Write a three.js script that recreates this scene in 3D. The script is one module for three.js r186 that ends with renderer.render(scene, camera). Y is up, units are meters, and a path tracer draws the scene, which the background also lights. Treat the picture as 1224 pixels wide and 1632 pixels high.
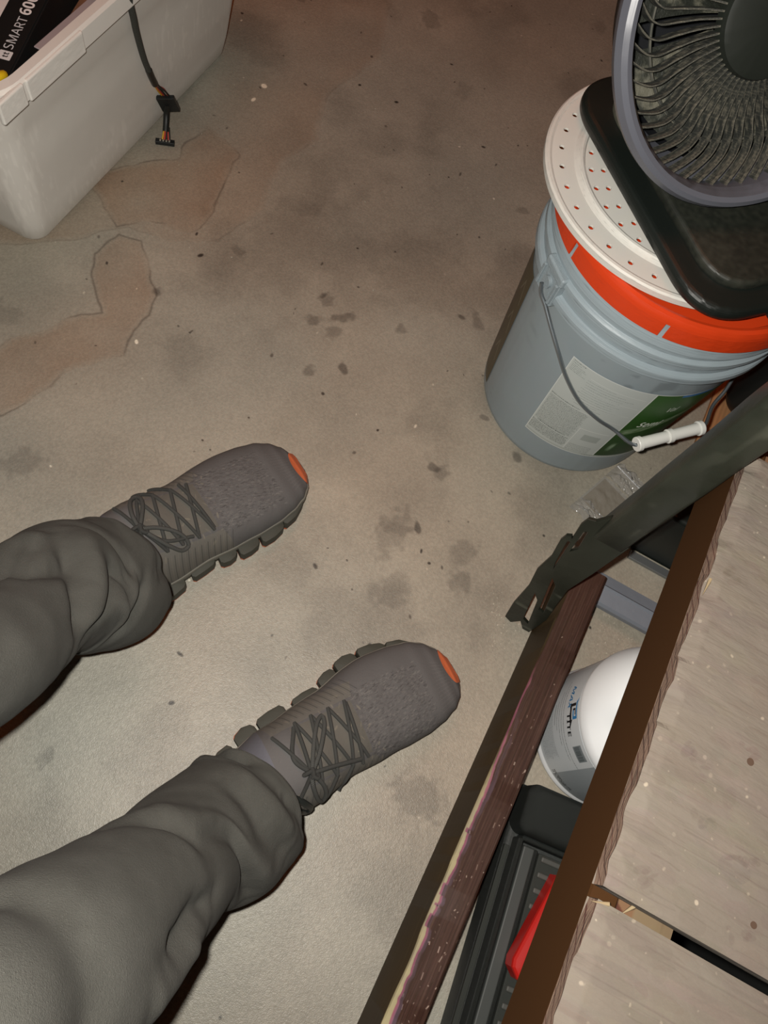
import * as THREE from 'three';
import { RoundedBoxGeometry } from 'three/addons/geometries/RoundedBoxGeometry.js';
import { RectAreaLightUniformsLib } from 'three/addons/lights/RectAreaLightUniformsLib.js';
import { mergeGeometries, toCreasedNormals } from 'three/addons/utils/BufferGeometryUtils.js';

// ───────── camera, light, exposure ─────────
const scene = new THREE.Scene();
scene.background = new THREE.Color(0x000000);
const EYE = 0.9283;
const camera = new THREE.PerspectiveCamera(68.43, 1224 / 1632, 0.02, 20);
{
  // rows: the world's axes seen from the camera
  const up = new THREE.Vector3(0.17005875, 0.36866798, 0.91387305).normalize();
  const x = new THREE.Vector3(1, 0, 0).addScaledVector(up, -up.x).normalize();
  const z = new THREE.Vector3().crossVectors(x, up);
  const m = new THREE.Matrix4().set(x.x, x.y, x.z, 0, up.x, up.y, up.z, 0, z.x, z.y, z.z, 0, 0, 0, 0, 1);
  camera.quaternion.setFromRotationMatrix(m);
  camera.position.set(0, EYE, 0);
}
const renderer = new THREE.WebGLRenderer({ antialias: true });
renderer.toneMapping = THREE.LinearToneMapping;
renderer.toneMappingExposure = 1.0;
renderer.shadowMap.enabled = true;
RectAreaLightUniformsLib.init();

// the phone's flash: a small white lamp beside the lens, up and to the left of it
camera.updateMatrixWorld(true);
const flash = new THREE.SpotLight(0xfffaf2, 2.62, 0, 1.15, 0.55, 2);
flash.position.set(-0.021, 0.017, 0).applyMatrix4(camera.matrixWorld);
flash.target.position.set(0, 0, -1).applyMatrix4(camera.matrixWorld);
flash.castShadow = true; flash.shadow.radius = 0.35; flash.shadow.mapSize.set(2048, 2048);
flash.shadow.camera.near = 0.05; flash.shadow.camera.far = 6;
scene.add(flash, flash.target);

// ───────── helpers ─────────
function rng(seed) { let a = seed >>> 0; return () => { a = (a + 0x6D2B79F5) | 0; let t = Math.imul(a ^ (a >>> 15), 1 | a); t = (t + Math.imul(t ^ (t >>> 7), 61 | t)) ^ t; return ((t ^ (t >>> 14)) >>> 0) / 4294967296; }; }
const V = (x, y, z) => new THREE.Vector3(x, y, z);
const taken = {};
function numbered(name) { const k = taken[name] = (taken[name] ?? -1) + 1; return k ? `${name}_${String(k).padStart(3, '0')}` : name; }
function thing(name, label, category, [x, y, z], turn = 0, group) {
  const o = new THREE.Group(); o.name = numbered(name); o.position.set(x, y, z); o.rotation.y = turn;
  o.userData = { label, category }; if (group) o.userData.group = group;
  scene.add(o); return o;
}
function mesh(name, g, m, parent) {
  const o = new THREE.Mesh(g, m); o.name = numbered(name); o.castShadow = o.receiveShadow = true; parent.add(o); return o;
}
function node(name, parent) { const o = new THREE.Group(); o.name = numbered(name); parent.add(o); return o; }
function struct(name, g, m) { const o = mesh(name, g, m, scene); o.userData = { kind: 'structure' }; return o; }
const merge = gs => mergeGeometries(gs.map(g => { const n = g.index ? g.toNonIndexed() : g; for (const k of Object.keys(n.attributes)) if (!['position', 'normal', 'uv'].includes(k)) n.deleteAttribute(k); return n; }));
const creased = (g, a = 0.5) => toCreasedNormals(g, a);
function box(w, h, d, x, y, z, r = 0.002, s = 2) { const g = new RoundedBoxGeometry(w, h, d, s, Math.min(r, w / 2.01, h / 2.01, d / 2.01)); g.translate(x, y, z); return g; }
function tube(pts, r, seg = 40, rad = 8, closed = false) { return new THREE.TubeGeometry(new THREE.CatmullRomCurve3(pts.map(p => V(...p)), closed, 'centripetal'), seg, r, rad, closed); }
function lathe(pts, seg = 96, a0 = 0, len = Math.PI * 2) { return creased(new THREE.LatheGeometry(pts.map(p => new THREE.Vector2(...p)), seg, a0, len), 0.45); }
// a profile (x, y) carried along z; uv in metres: (along, round the profile)
function prism(prof, z0, z1, seg = 1, bend) {
  const pos = [], uv = []; const n = prof.length; let per = 0;
  const P = (i, k) => { const z = z0 + (z1 - z0) * k / seg; const p = prof[(i + n) % n]; return bend ? bend(p[0], p[1], z) : [p[0], p[1], z]; };
  for (let i = 0; i < n; i++) {
    const a = prof[i], b = prof[(i + 1) % n], L = Math.hypot(a[0] - b[0], a[1] - b[1]);
    for (let k = 0; k < seg; k++) {
      const za = z0 + (z1 - z0) * k / seg, zb = z0 + (z1 - z0) * (k + 1) / seg;
      pos.push(...P(i, k), ...P(i, k + 1), ...P(i + 1, k), ...P(i + 1, k), ...P(i, k + 1), ...P(i + 1, k + 1));
      uv.push(za, per, zb, per, za, per + L, za, per + L, zb, per, zb, per + L);
    }
    per += L;
  }
  const tri = THREE.ShapeUtils.triangulateShape(prof.map(p => new THREE.Vector2(...p)), []);
  for (const [k, flip] of [[0, false], [seg, true]]) for (const t of tri) for (const i of flip ? t : [t[0], t[2], t[1]]) { pos.push(...P(i, k)); uv.push(prof[i][0], prof[i][1]); }
  const g = new THREE.BufferGeometry();
  g.setAttribute('position', new THREE.Float32BufferAttribute(pos, 3)); g.setAttribute('uv', new THREE.Float32BufferAttribute(uv, 2));
  g.computeVertexNormals(); return g;
}
function grid(nu, nv, fn, flip = false) {   // fn(u, v) -> [x, y, z, s, t], u and v from 0 to 1
  const pos = [], uv = [], ix = [];
  for (let i = 0; i <= nu; i++) for (let j = 0; j <= nv; j++) { const p = fn(i / nu, j / nv); pos.push(p[0], p[1], p[2]); uv.push(p[3] ?? i / nu, p[4] ?? j / nv); }
  for (let i = 0; i < nu; i++) for (let j = 0; j < nv; j++) { const a = i * (nv + 1) + j, b = a + nv + 1; if (flip) ix.push(a, a + 1, b, b, a + 1, b + 1); else ix.push(a, b, a + 1, b, b + 1, a + 1); }
  const g = new THREE.BufferGeometry();
  g.setAttribute('position', new THREE.Float32BufferAttribute(pos, 3)); g.setAttribute('uv', new THREE.Float32BufferAttribute(uv, 2)); g.setIndex(ix);
  g.computeVertexNormals(); return g;
}
const lerp = (a, b, t) => a + (b - a) * t, clamp = (x, a = 0, b = 1) => Math.min(b, Math.max(a, x)), sstep = (a, b, x) => { const t = clamp((x - a) / (b - a)); return t * t * (3 - 2 * t); };
function table(T, x) { if (x <= T[0][0]) return T[0][1]; for (let i = 1; i < T.length; i++) if (x <= T[i][0]) { const t = (x - T[i - 1][0]) / (T[i][0] - T[i - 1][0]); return lerp(T[i - 1][1], T[i][1], t * t * (3 - 2 * t) * 0.5 + t * 0.5); } return T[T.length - 1][1]; }

// ───────── textures ─────────
const H = new Float32Array(65536); { const r = rng(77); for (let i = 0; i < 65536; i++) H[i] = r(); }
function vn(x, y, p) {   // value noise, period p
  let xi = Math.floor(x), yi = Math.floor(y); const fx = x - xi, fy = y - yi;
  xi = ((xi % p) + p) % p; yi = ((yi % p) + p) % p; const x1 = (xi + 1) % p, y1 = (yi + 1) % p;
  const u = fx * fx * (3 - 2 * fx), v = fy * fy * (3 - 2 * fy);
  const h = (a, b) => H[(a * 7919 + b * 104729) & 65535];
  return lerp(lerp(h(xi, yi), h(x1, yi), u), lerp(h(xi, y1), h(x1, y1), u), v);
}
function fbm(x, y, f, o) { let s = 0, a = 0.5, n = 0; for (let i = 0; i < o; i++) { s += a * vn(x * f, y * f, f); n += a; a *= 0.55; f *= 2; } return s / n; }
function dataTex(w, h, fn, srgb = true) {
  const d = new Uint8Array(w * h * 4);
  for (let y = 0; y < h; y++) for (let x = 0; x < w; x++) { const c = fn(x / w, y / h, x, y), i = (y * w + x) * 4; d[i] = clamp(c[0], 0, 255); d[i + 1] = clamp(c[1], 0, 255); d[i + 2] = clamp(c[2], 0, 255); d[i + 3] = 255; }
  const t = new THREE.DataTexture(d, w, h); t.magFilter = t.minFilter = THREE.LinearFilter; t.wrapS = t.wrapT = THREE.RepeatWrapping;
  if (srgb) t.colorSpace = THREE.SRGBColorSpace; t.needsUpdate = true; return t;
}
function canvasTex(w, h, draw, srgb = true) {
  const c = document.createElement('canvas'); c.width = w; c.height = h; draw(c.getContext('2d'), w, h);
  const t = new THREE.CanvasTexture(c); if (srgb) t.colorSpace = THREE.SRGBColorSpace; t.wrapS = t.wrapT = THREE.RepeatWrapping; return t;
}
const rep = (t, x, y) => { const c = t.clone(); c.repeat.set(x, y); c.needsUpdate = true; return c; };
const std = o => new THREE.MeshStandardMaterial(o);
const phys = o => new THREE.MeshPhysicalMaterial(o);

const grain = dataTex(512, 512, (u, v) => { const g = 255 * (0.55 * fbm(u, v, 64, 3) + 0.45 * vn(u * 256, v * 256, 256)); return [g, g, g]; }, false);
const soft = dataTex(512, 512, (u, v) => { const g = 255 * fbm(u, v, 8, 6); return [g, g, g]; }, false);

// ───────── floor ─────────
const FX = -1.05, FZ = -1.75, FS = 2.1;   // the piece of floor that one texture covers, metres
const floorMap = (() => {
  const W = 2048, r = rng(5);
  const stainsAndWarmLight = [
    [[-0.55, -0.52], [-0.362, -0.584], [-0.35, -0.602], [-0.315, -0.613], [-0.282, -0.638], [-0.268, -0.651], [-0.239, -0.655], [-0.261, -0.714], [-0.267, -0.758], [-0.235, -0.792], [-0.199, -0.786], [-0.182, -0.714], [-0.172, -0.693], [-0.173, -0.66], [-0.194, -0.631], [-0.201, -0.591], [-0.24, -0.572], [-0.278, -0.552], [-0.287, -0.535], [-0.316, -0.499], [-0.344, -0.482], [-0.55, -0.42]],
    [[-0.3, -0.9], [-0.166, -0.958], [-0.163, -0.978], [-0.129, -1.032], [-0.074, -0.982], [-0.083, -0.947], [-0.095, -0.906], [-0.105, -0.854], [-0.134, -0.816], [-0.152, -0.815], [-0.199, -0.825], [-0.24, -0.805]],
    [[-0.6, -0.7], [-0.42, -0.74], [-0.3, -0.775], [-0.22, -0.81], [-0.16, -0.79], [-0.09, -0.8], [-0.03, -0.88], [-0.01, -0.97], [0.05, -1.04], [0.06, -1.14], [0.15, -1.25], [0.17, -1.42], [0.26, -1.55], [0.24, -1.76], [-0.6, -1.76]],  // third outline paints in warm far-floor light, with reddish staining near the bin
  ];
  const mask = new Float32Array(W * W), edge = new Float32Array(W * W);
  for (const P of stainsAndWarmLight) {
    const faint = P === stainsAndWarmLight[2] ? 0.3 : 0.75;
    let a = 9, b = 9, c = -9, d = -9; for (const p of P) { a = Math.min(a, p[0]); b = Math.min(b, p[1]); c = Math.max(c, p[0]); d = Math.max(d, p[1]); }
    const m = 0.03, px = z => Math.round((z - FX) / FS * W), py = z => Math.round((z - FZ) / FS * W);
    for (let y = Math.max(0, py(b - m)); y < Math.min(W, py(d + m)); y++) for (let x = Math.max(0, px(a - m)); x < Math.min(W, px(c + m)); x++) {
      const wx = FX + x / W * FS + 0.016 * (fbm(x / W, y / W, 48, 3) - 0.5), wz = FZ + y / W * FS + 0.016 * (fbm(y / W, x / W, 48, 3) - 0.5);
      let inn = false, dm = 9;
      for (let i = 0, j = P.length - 1; i < P.length; j = i++) {
        const [x1, z1] = P[i], [x2, z2] = P[j];
        if ((z1 > wz) !== (z2 > wz) && wx < (x2 - x1) * (wz - z1) / (z2 - z1) + x1) inn = !inn;
        const t = clamp(((wx - x1) * (x2 - x1) + (wz - z1) * (z2 - z1)) / ((x2 - x1) ** 2 + (z2 - z1) ** 2)); dm = Math.min(dm, Math.hypot(wx - x1 - t * (x2 - x1), wz - z1 - t * (z2 - z1)));
      }
      const i = y * W + x; mask[i] += (P === stainsAndWarmLight[2] ? 0.55 : 0.8) * ((inn ? sstep(-0.002, 0.012, dm) : sstep(0.004, -0.004, dm)) * (0.62 + 1.1 * (fbm(x / W, y / W, 20, 4) - 0.5)) + (inn ? 0.3 * Math.exp(-dm / 0.02) : 0));
      edge[i] = Math.max(edge[i], Math.exp(-((dm / 0.0016) ** 2)) * sstep(0.42, 0.66, fbm(x / W, y / W, 26, 3)) * faint);
    }
  }
  const spots = [];   // oily spots and specks: x, z, radius, strength, warm
  for (const [x, z, q, s] of [[.097, -.689, .014, .22], [.074, -.717, .012, .16], [.055, -.68, .011, .2], [.083, -.66, .012, .15], [.099, -.599, .008, .3], [.281, -.712, .005, .3], [.306, -.709, .012, .16], [.187, -.678, .009, .16], [.23, -.452, .008, .26], [.206, -.361, .006, .35], [.24, -.444, .013, .14], [.307, -.539, .006, .2], [.355, -.479, .008, .25], [-.171, -.699, .008, .28], [.067, -.725, .006, .2], [.2, -.02, .03, .14], [.17, -.35, .03, .12], [.05, -.59, .01, .18], [.27, -.33, .02, .12]]) spots.push([x, z, q, s, 0]);
  for (let i = 0; i < 420; i++) spots.push([FX + r() * FS, FZ + r() * FS, 0.0012 + 0.003 * r() * r(), 0.25 + 0.4 * r(), 0]);
  for (let i = 0; i < 60; i++) spots.push([FX + r() * FS, FZ + r() * FS, 0.008 + 0.02 * r(), 0.05 + 0.1 * r(), 0]);
  for (let i = 0; i < 160; i++) spots.push([FX + r() * FS, FZ + r() * FS, 0.0012 + 0.0022 * r() * r(), -0.5 * r(), 0]);
  spots.push([-.06, -1.105, .004, -.9, 0], [-.045, -1.14, .005, -.9, 0], [-.19, -.612, .003, -.8, 0]);
  const dk = new Float32Array(W * W);
  for (const [x, z, q, s] of spots) {
    const cx = (x - FX) / FS * W, cy = (z - FZ) / FS * W, R = q / FS * W, m = Math.ceil(R * 2 + 1), el = 0.6 + 0.8 * r(), an = r() * 3.14, ca = Math.cos(an), sa = Math.sin(an);
    for (let j = -m; j <= m; j++) for (let i = -m; i <= m; i++) {
      const X = Math.round(cx + i), Y = Math.round(cy + j); if (X < 0 || Y < 0 || X >= W || Y >= W) continue;
      const a = (i * ca + j * sa) / el, b = (-i * sa + j * ca) * el, dd = Math.hypot(a, b) / R + (R > 5 ? 0.8 * (vn(X / 7, Y / 7, 4096) - 0.5) : 0);
      dk[Y * W + X] += s * (1 - sstep(0.55, 1.25, dd));
    }
  }
  return dataTex(W, W, (u, v, x, y) => {
    const i = y * W + x, big = fbm(u, v, 5, 4) - 0.5, mid = fbm(u + 0.37, v + 0.11, 24, 4) - 0.5, fine = vn(u * 1024, v * 1024, 1024) - 0.5, mot = sstep(0.56, 0.74, fbm(u + 0.6, v + 0.2, 14, 5));
    let k = 1 + 0.2 * big + 0.16 * mid + 0.1 * fine - 0.09 * mot, warm = 0.5 + 1.6 * (fbm(u + 0.2, v + 0.7, 6, 3) - 0.5);
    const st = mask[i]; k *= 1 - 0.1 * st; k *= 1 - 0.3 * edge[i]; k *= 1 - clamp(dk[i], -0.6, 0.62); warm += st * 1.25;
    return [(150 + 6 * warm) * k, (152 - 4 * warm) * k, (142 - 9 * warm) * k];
  });
})();
floorMap.wrapS = floorMap.wrapT = THREE.MirroredRepeatWrapping;
const roomX0 = -2.2, roomX1 = 2.4, roomZ0 = -3.2, roomZ1 = 1.8, roomH = 2.4;
{
  const g = new THREE.BoxGeometry(roomX1 - roomX0 + 0.2, 0.12, roomZ1 - roomZ0 + 0.2); g.translate((roomX0 + roomX1) / 2, -0.06, (roomZ0 + roomZ1) / 2);
  const p = g.attributes.position, uv = g.attributes.uv; for (let i = 0; i < p.count; i++) uv.setXY(i, (p.getX(i) - FX) / FS, (p.getZ(i) - FZ) / FS);
  const fb = rep(grain, 13, 13), fr = rep(soft, 3, 3);
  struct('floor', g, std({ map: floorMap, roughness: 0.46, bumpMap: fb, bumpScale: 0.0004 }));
  const wm = std({ color: 0x8c8578, roughness: 0.95, bumpMap: rep(soft, 2, 2), bumpScale: 0.003 });
  const xm = (roomX0 + roomX1) / 2, zm = (roomZ0 + roomZ1) / 2, w = roomX1 - roomX0, d = roomZ1 - roomZ0;
  for (const [n, a, b, c, x, y, z] of [['wall_left', 0.1, roomH, d, roomX0 - 0.05, roomH / 2, zm], ['wall_right', 0.1, roomH, d, roomX1 + 0.05, roomH / 2, zm], ['wall_back', w, roomH, 0.1, xm, roomH / 2, roomZ0 - 0.05], ['wall_front', w, roomH, 0.1, xm, roomH / 2, roomZ1 + 0.05], ['ceiling', w + 0.2, 0.1, d + 0.2, xm, roomH + 0.05, zm]]) { const g2 = new THREE.BoxGeometry(a, b, c); g2.translate(x, y, z); struct(n, g2, wm); }
}
// a wide, dim, warm fill panel, added unseen at the ceiling for ambient warmth
{
  const t = thing('added_fill_panel', 'wide dim warm fill panel added unseen at the ceiling', 'light', [0.05, roomH - 0.05, -1.3]);
  mesh('housing', box(1.24, 0.045, 1.24, 0, 0.0265, 0, 0.004), std({ color: 0xdedad0, roughness: 0.5 }), t);
  mesh('fill_diffuser', box(1.2, 0.004, 1.2, 0, 0.002, 0, 0.001), std({ color: 0xffe8d0, emissive: 0xff9a5c, emissiveIntensity: 0.3, roughness: 0.6 }), t);
  const L = new THREE.RectAreaLight(0xff7c3c, 1.4, 1.2, 1.2); L.position.set(0, -0.003, 0); L.rotation.x = -Math.PI / 2; t.add(L);
}

// ───────── workbench (its own axes: x across, z towards the near end) ─────────
const BT = -0.48425, BN = [0.885, 0.4655];
const bench = (n, y, r) => [n * 0.885 + r * 0.4655, y, n * 0.4655 - r * 0.885];
function benchThing(name, label, cat, n, r, extra = 0) { return thing(name, label, cat, bench(n, 0, r), BT + extra); }
const brownTex = canvasTex(2048, 512, (c, w, h) => {   // 0.8 m along, 0.27 m round the lower rail
  const r = rng(21), Y = m => m / 0.27 * h, X = m => (m + 0.45) / 0.8 * w;
  c.fillStyle = '#3a2f1f'; c.fillRect(0, 0, w, h);
  for (let i = 0; i < 900; i++) { const y = r() * h; c.strokeStyle = `rgba(${r() < 0.5 ? '20,14,8' : '120,100,74'},${0.03 + 0.06 * r()})`; c.lineWidth = 1 + r() * 2; const x = r() * w, L = 60 + r() * 400; c.beginPath(); c.moveTo(x, y); c.lineTo(x + L, y + (r() - 0.5) * 4); c.stroke(); }
  c.fillStyle = '#402c24'; c.fillRect(0, Y(0.0885), w, h);
  for (let i = 0; i < 1100; i++) { const y = Y(0.0885 + r() * 0.042); c.strokeStyle = `rgba(${r() < 0.55 ? '34,22,16' : '112,88,78'},${0.05 + 0.12 * r()})`; c.lineWidth = 1 + r() * 2; const x = r() * w, L = 30 + r() * 300; c.beginPath(); c.moveTo(x, y); c.lineTo(x + L, y + (r() - 0.5) * 3); c.stroke(); }
  for (let i = 0; i < 260; i++) { const m = -0.43 + 0.72 * r() * r(), y = Y(0.092 + r() * 0.034); c.strokeStyle = `rgba(206,190,176,${0.25 + 0.5 * r()})`; c.lineWidth = 1 + 2 * r() * r(); const L = 3 + 16 * r() * r(); c.beginPath(); c.moveTo(X(-m - 0.1), y); c.lineTo(X(-m - 0.1) + L, y + (r() - 0.5) * 5); c.stroke(); }
  // worn edge: cream wood and old pink paint, wider towards the near end
  for (let m = -0.32; m < 0.35; m += 0.0012) {
    const t = sstep(-0.32, -0.1, m), nz = fbm(m + 1, 0.3, 64, 3), wd = (0.0012 + 0.0042 * t) * (0.5 + nz) * (nz > 0.34 ? 1 : 0.5);
    c.fillStyle = `rgba(${150 + 26 * nz | 0},${141 + 26 * nz | 0},${124 | 0},${0.88 * sstep(-0.24, -0.1, m)})`; c.fillRect(X(m), Y(0.0868), 6, Y(wd));
    const n2 = fbm(m + 0.4, 0.8, 48, 3); c.fillStyle = `rgba(${112 + 50 * n2 | 0},${66 + 36 * n2 | 0},${86 + 30 * n2 | 0},${0.8 * sstep(-0.32, -0.25, m)})`; c.fillRect(X(m), Y(0.0868 + wd * sstep(-0.24, -0.1, m)), 6, Y(0.0026 * (0.4 + n2)));
    c.fillStyle = `rgba(104,92,116,${0.4 * n2 * t})`; c.fillRect(X(m), Y(0.0885 + wd), 6, Y(0.004 * n2 + 0.002));
  }
});
brownTex.flipY = false; brownTex.wrapS = brownTex.wrapT = THREE.ClampToEdgeWrapping;
function deckTex(seed) {
  return canvasTex(1024, 1024, (c, w, h) => {   // 0.5 m x 0.5 m of board top; the bottom tenth is end grain
    const r = rng(seed); c.fillStyle = '#6b6359'; c.fillRect(0, 0, w, h);
    for (let i = 0; i < 1500; i++) { const v = r(); c.fillStyle = `rgba(${v < 0.5 ? '58,46,40' : '124,114,103'},${0.02 + 0.06 * r()})`; c.beginPath(); c.ellipse(r() * w, r() * h, 6 + 50 * r(), 3 + 14 * r(), 0.2 * (r() - 0.5), 0, 7); c.fill(); }
    for (let i = 0; i < 700; i++) { c.strokeStyle = `rgba(${r() < 0.6 ? '52,40,34' : '130,118,106'},${0.04 + 0.1 * r()})`; c.lineWidth = 0.7 + 1.4 * r(); const x = r() * w, y = r() * h, L = 30 + 200 * r(); c.beginPath(); c.moveTo(x, y); c.quadraticCurveTo(x + L / 2, y + 6 * (r() - 0.5), x + L, y + 8 * (r() - 0.5)); c.stroke(); }
    for (let i = 0; i < 70; i++) { c.fillStyle = `rgba(58,42,36,${0.04 + 0.09 * r()})`; const x = r() * w, y = r() * h; for (let k = 0; k < 5; k++) { c.beginPath(); c.ellipse(x + 40 * (r() - 0.5), y + 24 * (r() - 0.5), 3 + 10 * r(), 2 + 6 * r(), r(), 0, 7); c.fill(); } }
    for (let i = 0; i < 900; i++) { const q = r(), s = 0.8 + 2.6 * q * q * q; c.fillStyle = `rgba(178,166,146,${0.15 + 0.6 * r() * r()})`; c.beginPath(); c.ellipse(r() * w, r() * h, s, s * (0.5 + 0.5 * r()), r() * 3, 0, 7); c.fill(); }
    // end grain strip with growth rings
    c.fillStyle = '#6b5648'; c.fillRect(0, h * 0.9, w, h * 0.1);
    for (let k = -2; k < 46; k++) { const x = k * 26 + 8 * r(); c.strokeStyle = `rgba(${46 + 20 * r() | 0},28,20,${0.55 + 0.35 * r()})`; c.lineWidth = 2.5 + 4 * r(); c.beginPath(); c.moveTo(x, h); c.quadraticCurveTo(x + 22, h * 0.95, x + 60, h * 0.9); c.stroke(); }
    for (let i = 0; i < 120; i++) { c.fillStyle = `rgba(150,130,112,${0.1 + 0.3 * r()})`; c.fillRect(r() * w, h * (0.9 + 0.1 * r()), 2 + 14 * r(), 1 + 3 * r()); }
  });
}
const woodBump = rep(soft, 3, 12);
// a board whose end shows; x along the board from x0, z across from z0 to z1, top at y
function plank(x0, x1, z0, z1, y, t, seed, worn = 0.004) {
  const r = rng(seed), pts = []; const nx = 60, nz = 90, pos = [], uv = [];
  const U = (x, z) => [(x - x0) / 0.5 + seed * 0.13, 0.1 + ((z - z0 + 0.05) % 0.45) / 0.5];
  const hgt = (x, z) => { const e = Math.min(x - x0, Math.min(z - z0, z1 - z) * 1.3); const chip = 0.5 + 1.4 * sstep(0.5, 0.7, vn(z * 60 + 31, seed, 4096)); return -Math.max(0, worn * chip * (1 - sstep(0, 0.006 * chip, e))) * 0.6 + 0.0006 * (vn(x * 120, z * 120, 4096) - 0.5) + 0.0009 * (vn(x * 30, z * 300, 4096) - 0.5); };
  const ex = z => 0.0016 * (vn(z * 90 + 11, seed + 5, 4096) - 0.5) + 0.004 * sstep(0.02, 0, Math.min(z - z0, z1 - z)) ** 2;
  const X = i => x0 + (x1 - x0) * (i / nx) ** 1.7, Z = j => z0 + (z1 - z0) * j / nz;
  const P = (i, j) => { const x = X(i), z = Z(j); return [i === 0 ? x0 + ex(z) : x, y + hgt(x, z), z]; };
  const quad = (a, b, c, d, ua, ub, uc, ud) => { pos.push(...a, ...b, ...c, ...a, ...c, ...d); uv.push(...ua, ...ub, ...uc, ...ua, ...uc, ...ud); };
  for (let i = 0; i < nx; i++) for (let j = 0; j < nz; j++) quad(P(i, j), P(i, j + 1), P(i + 1, j + 1), P(i + 1, j), U(X(i), Z(j)), U(X(i), Z(j + 1)), U(X(i + 1), Z(j + 1)), U(X(i + 1), Z(j)));
  const yb = y - t;
  for (let j = 0; j < nz; j++) { const a = P(0, j), b = P(0, j + 1); const A = [x0 + ex(Z(j)) * 0.3, yb, Z(j)], B = [x0 + ex(Z(j + 1)) * 0.3, yb, Z(j + 1)]; quad(A, B, b, a, [(Z(j) - z0) / 0.5, 0.01], [(Z(j + 1) - z0) / 0.5, 0.01], [(Z(j + 1) - z0) / 0.5, 0.092], [(Z(j) - z0) / 0.5, 0.092]); }
  for (const [j, f] of [[0, 1], [nz, 0]]) for (let i = 0; i < nx; i++) { const a = P(i, j), b = P(i + 1, j), A = [a[0], yb, a[2]], B = [b[0], yb, b[2]]; const q = [[X(i) / 0.5, 0.5], [X(i + 1) / 0.5, 0.5], [X(i + 1) / 0.5, 0.54], [X(i) / 0.5, 0.54]]; if (f) quad(b, B, A, a, q[2], q[1], q[0], q[3]); else quad(a, A, B, b, q[3], q[0], q[1], q[2]); }
  quad([x0, yb, z0], [x1, yb, z0], [x1, yb, z1], [x0, yb, z1], [0, .5], [1, .5], [1, .9], [0, .9]);
  quad([x1, yb, z0], [x1, y, z0], [x1, y, z1], [x1, yb, z1], [0, .5], [0, .52], [1, .52], [1, .5]);
  const g = new THREE.BufferGeometry(); g.setAttribute('position', new THREE.Float32BufferAttribute(pos, 3)); g.setAttribute('uv', new THREE.Float32BufferAttribute(uv, 2));
  return creased(g, 0.6);
}
const blackPlastic = std({ map: dataTex(512, 512, (u, v) => { const s = sstep(0.72, 0.86, vn(u * 40, v * 160, 512)) * sstep(0.52, 0.7, fbm(u, v, 6, 3)), d = sstep(0.45, 0.8, fbm(u + 0.3, v, 10, 4)), k = 0.5 * s + 0.22 * d; return [lerp(27, 112, k), lerp(31, 112, k), lerp(24, 100, k)]; }), roughness: 0.42, bumpMap: rep(soft, 3, 3), bumpScale: 0.0012 });
const dustyBlack = std({ map: dataTex(512, 512, (u, v) => { const d = sstep(0.45, 0.75, fbm(u, v, 6, 5)), f = vn(u * 256, v * 256, 256), k = 0.62 * d + 0.16 * f; return [lerp(27, 128, k), lerp(30, 124, k), lerp(25, 108, k)]; }), roughness: 0.5, bumpMap: rep(soft, 2, 2), bumpScale: 0.001 });
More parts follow.
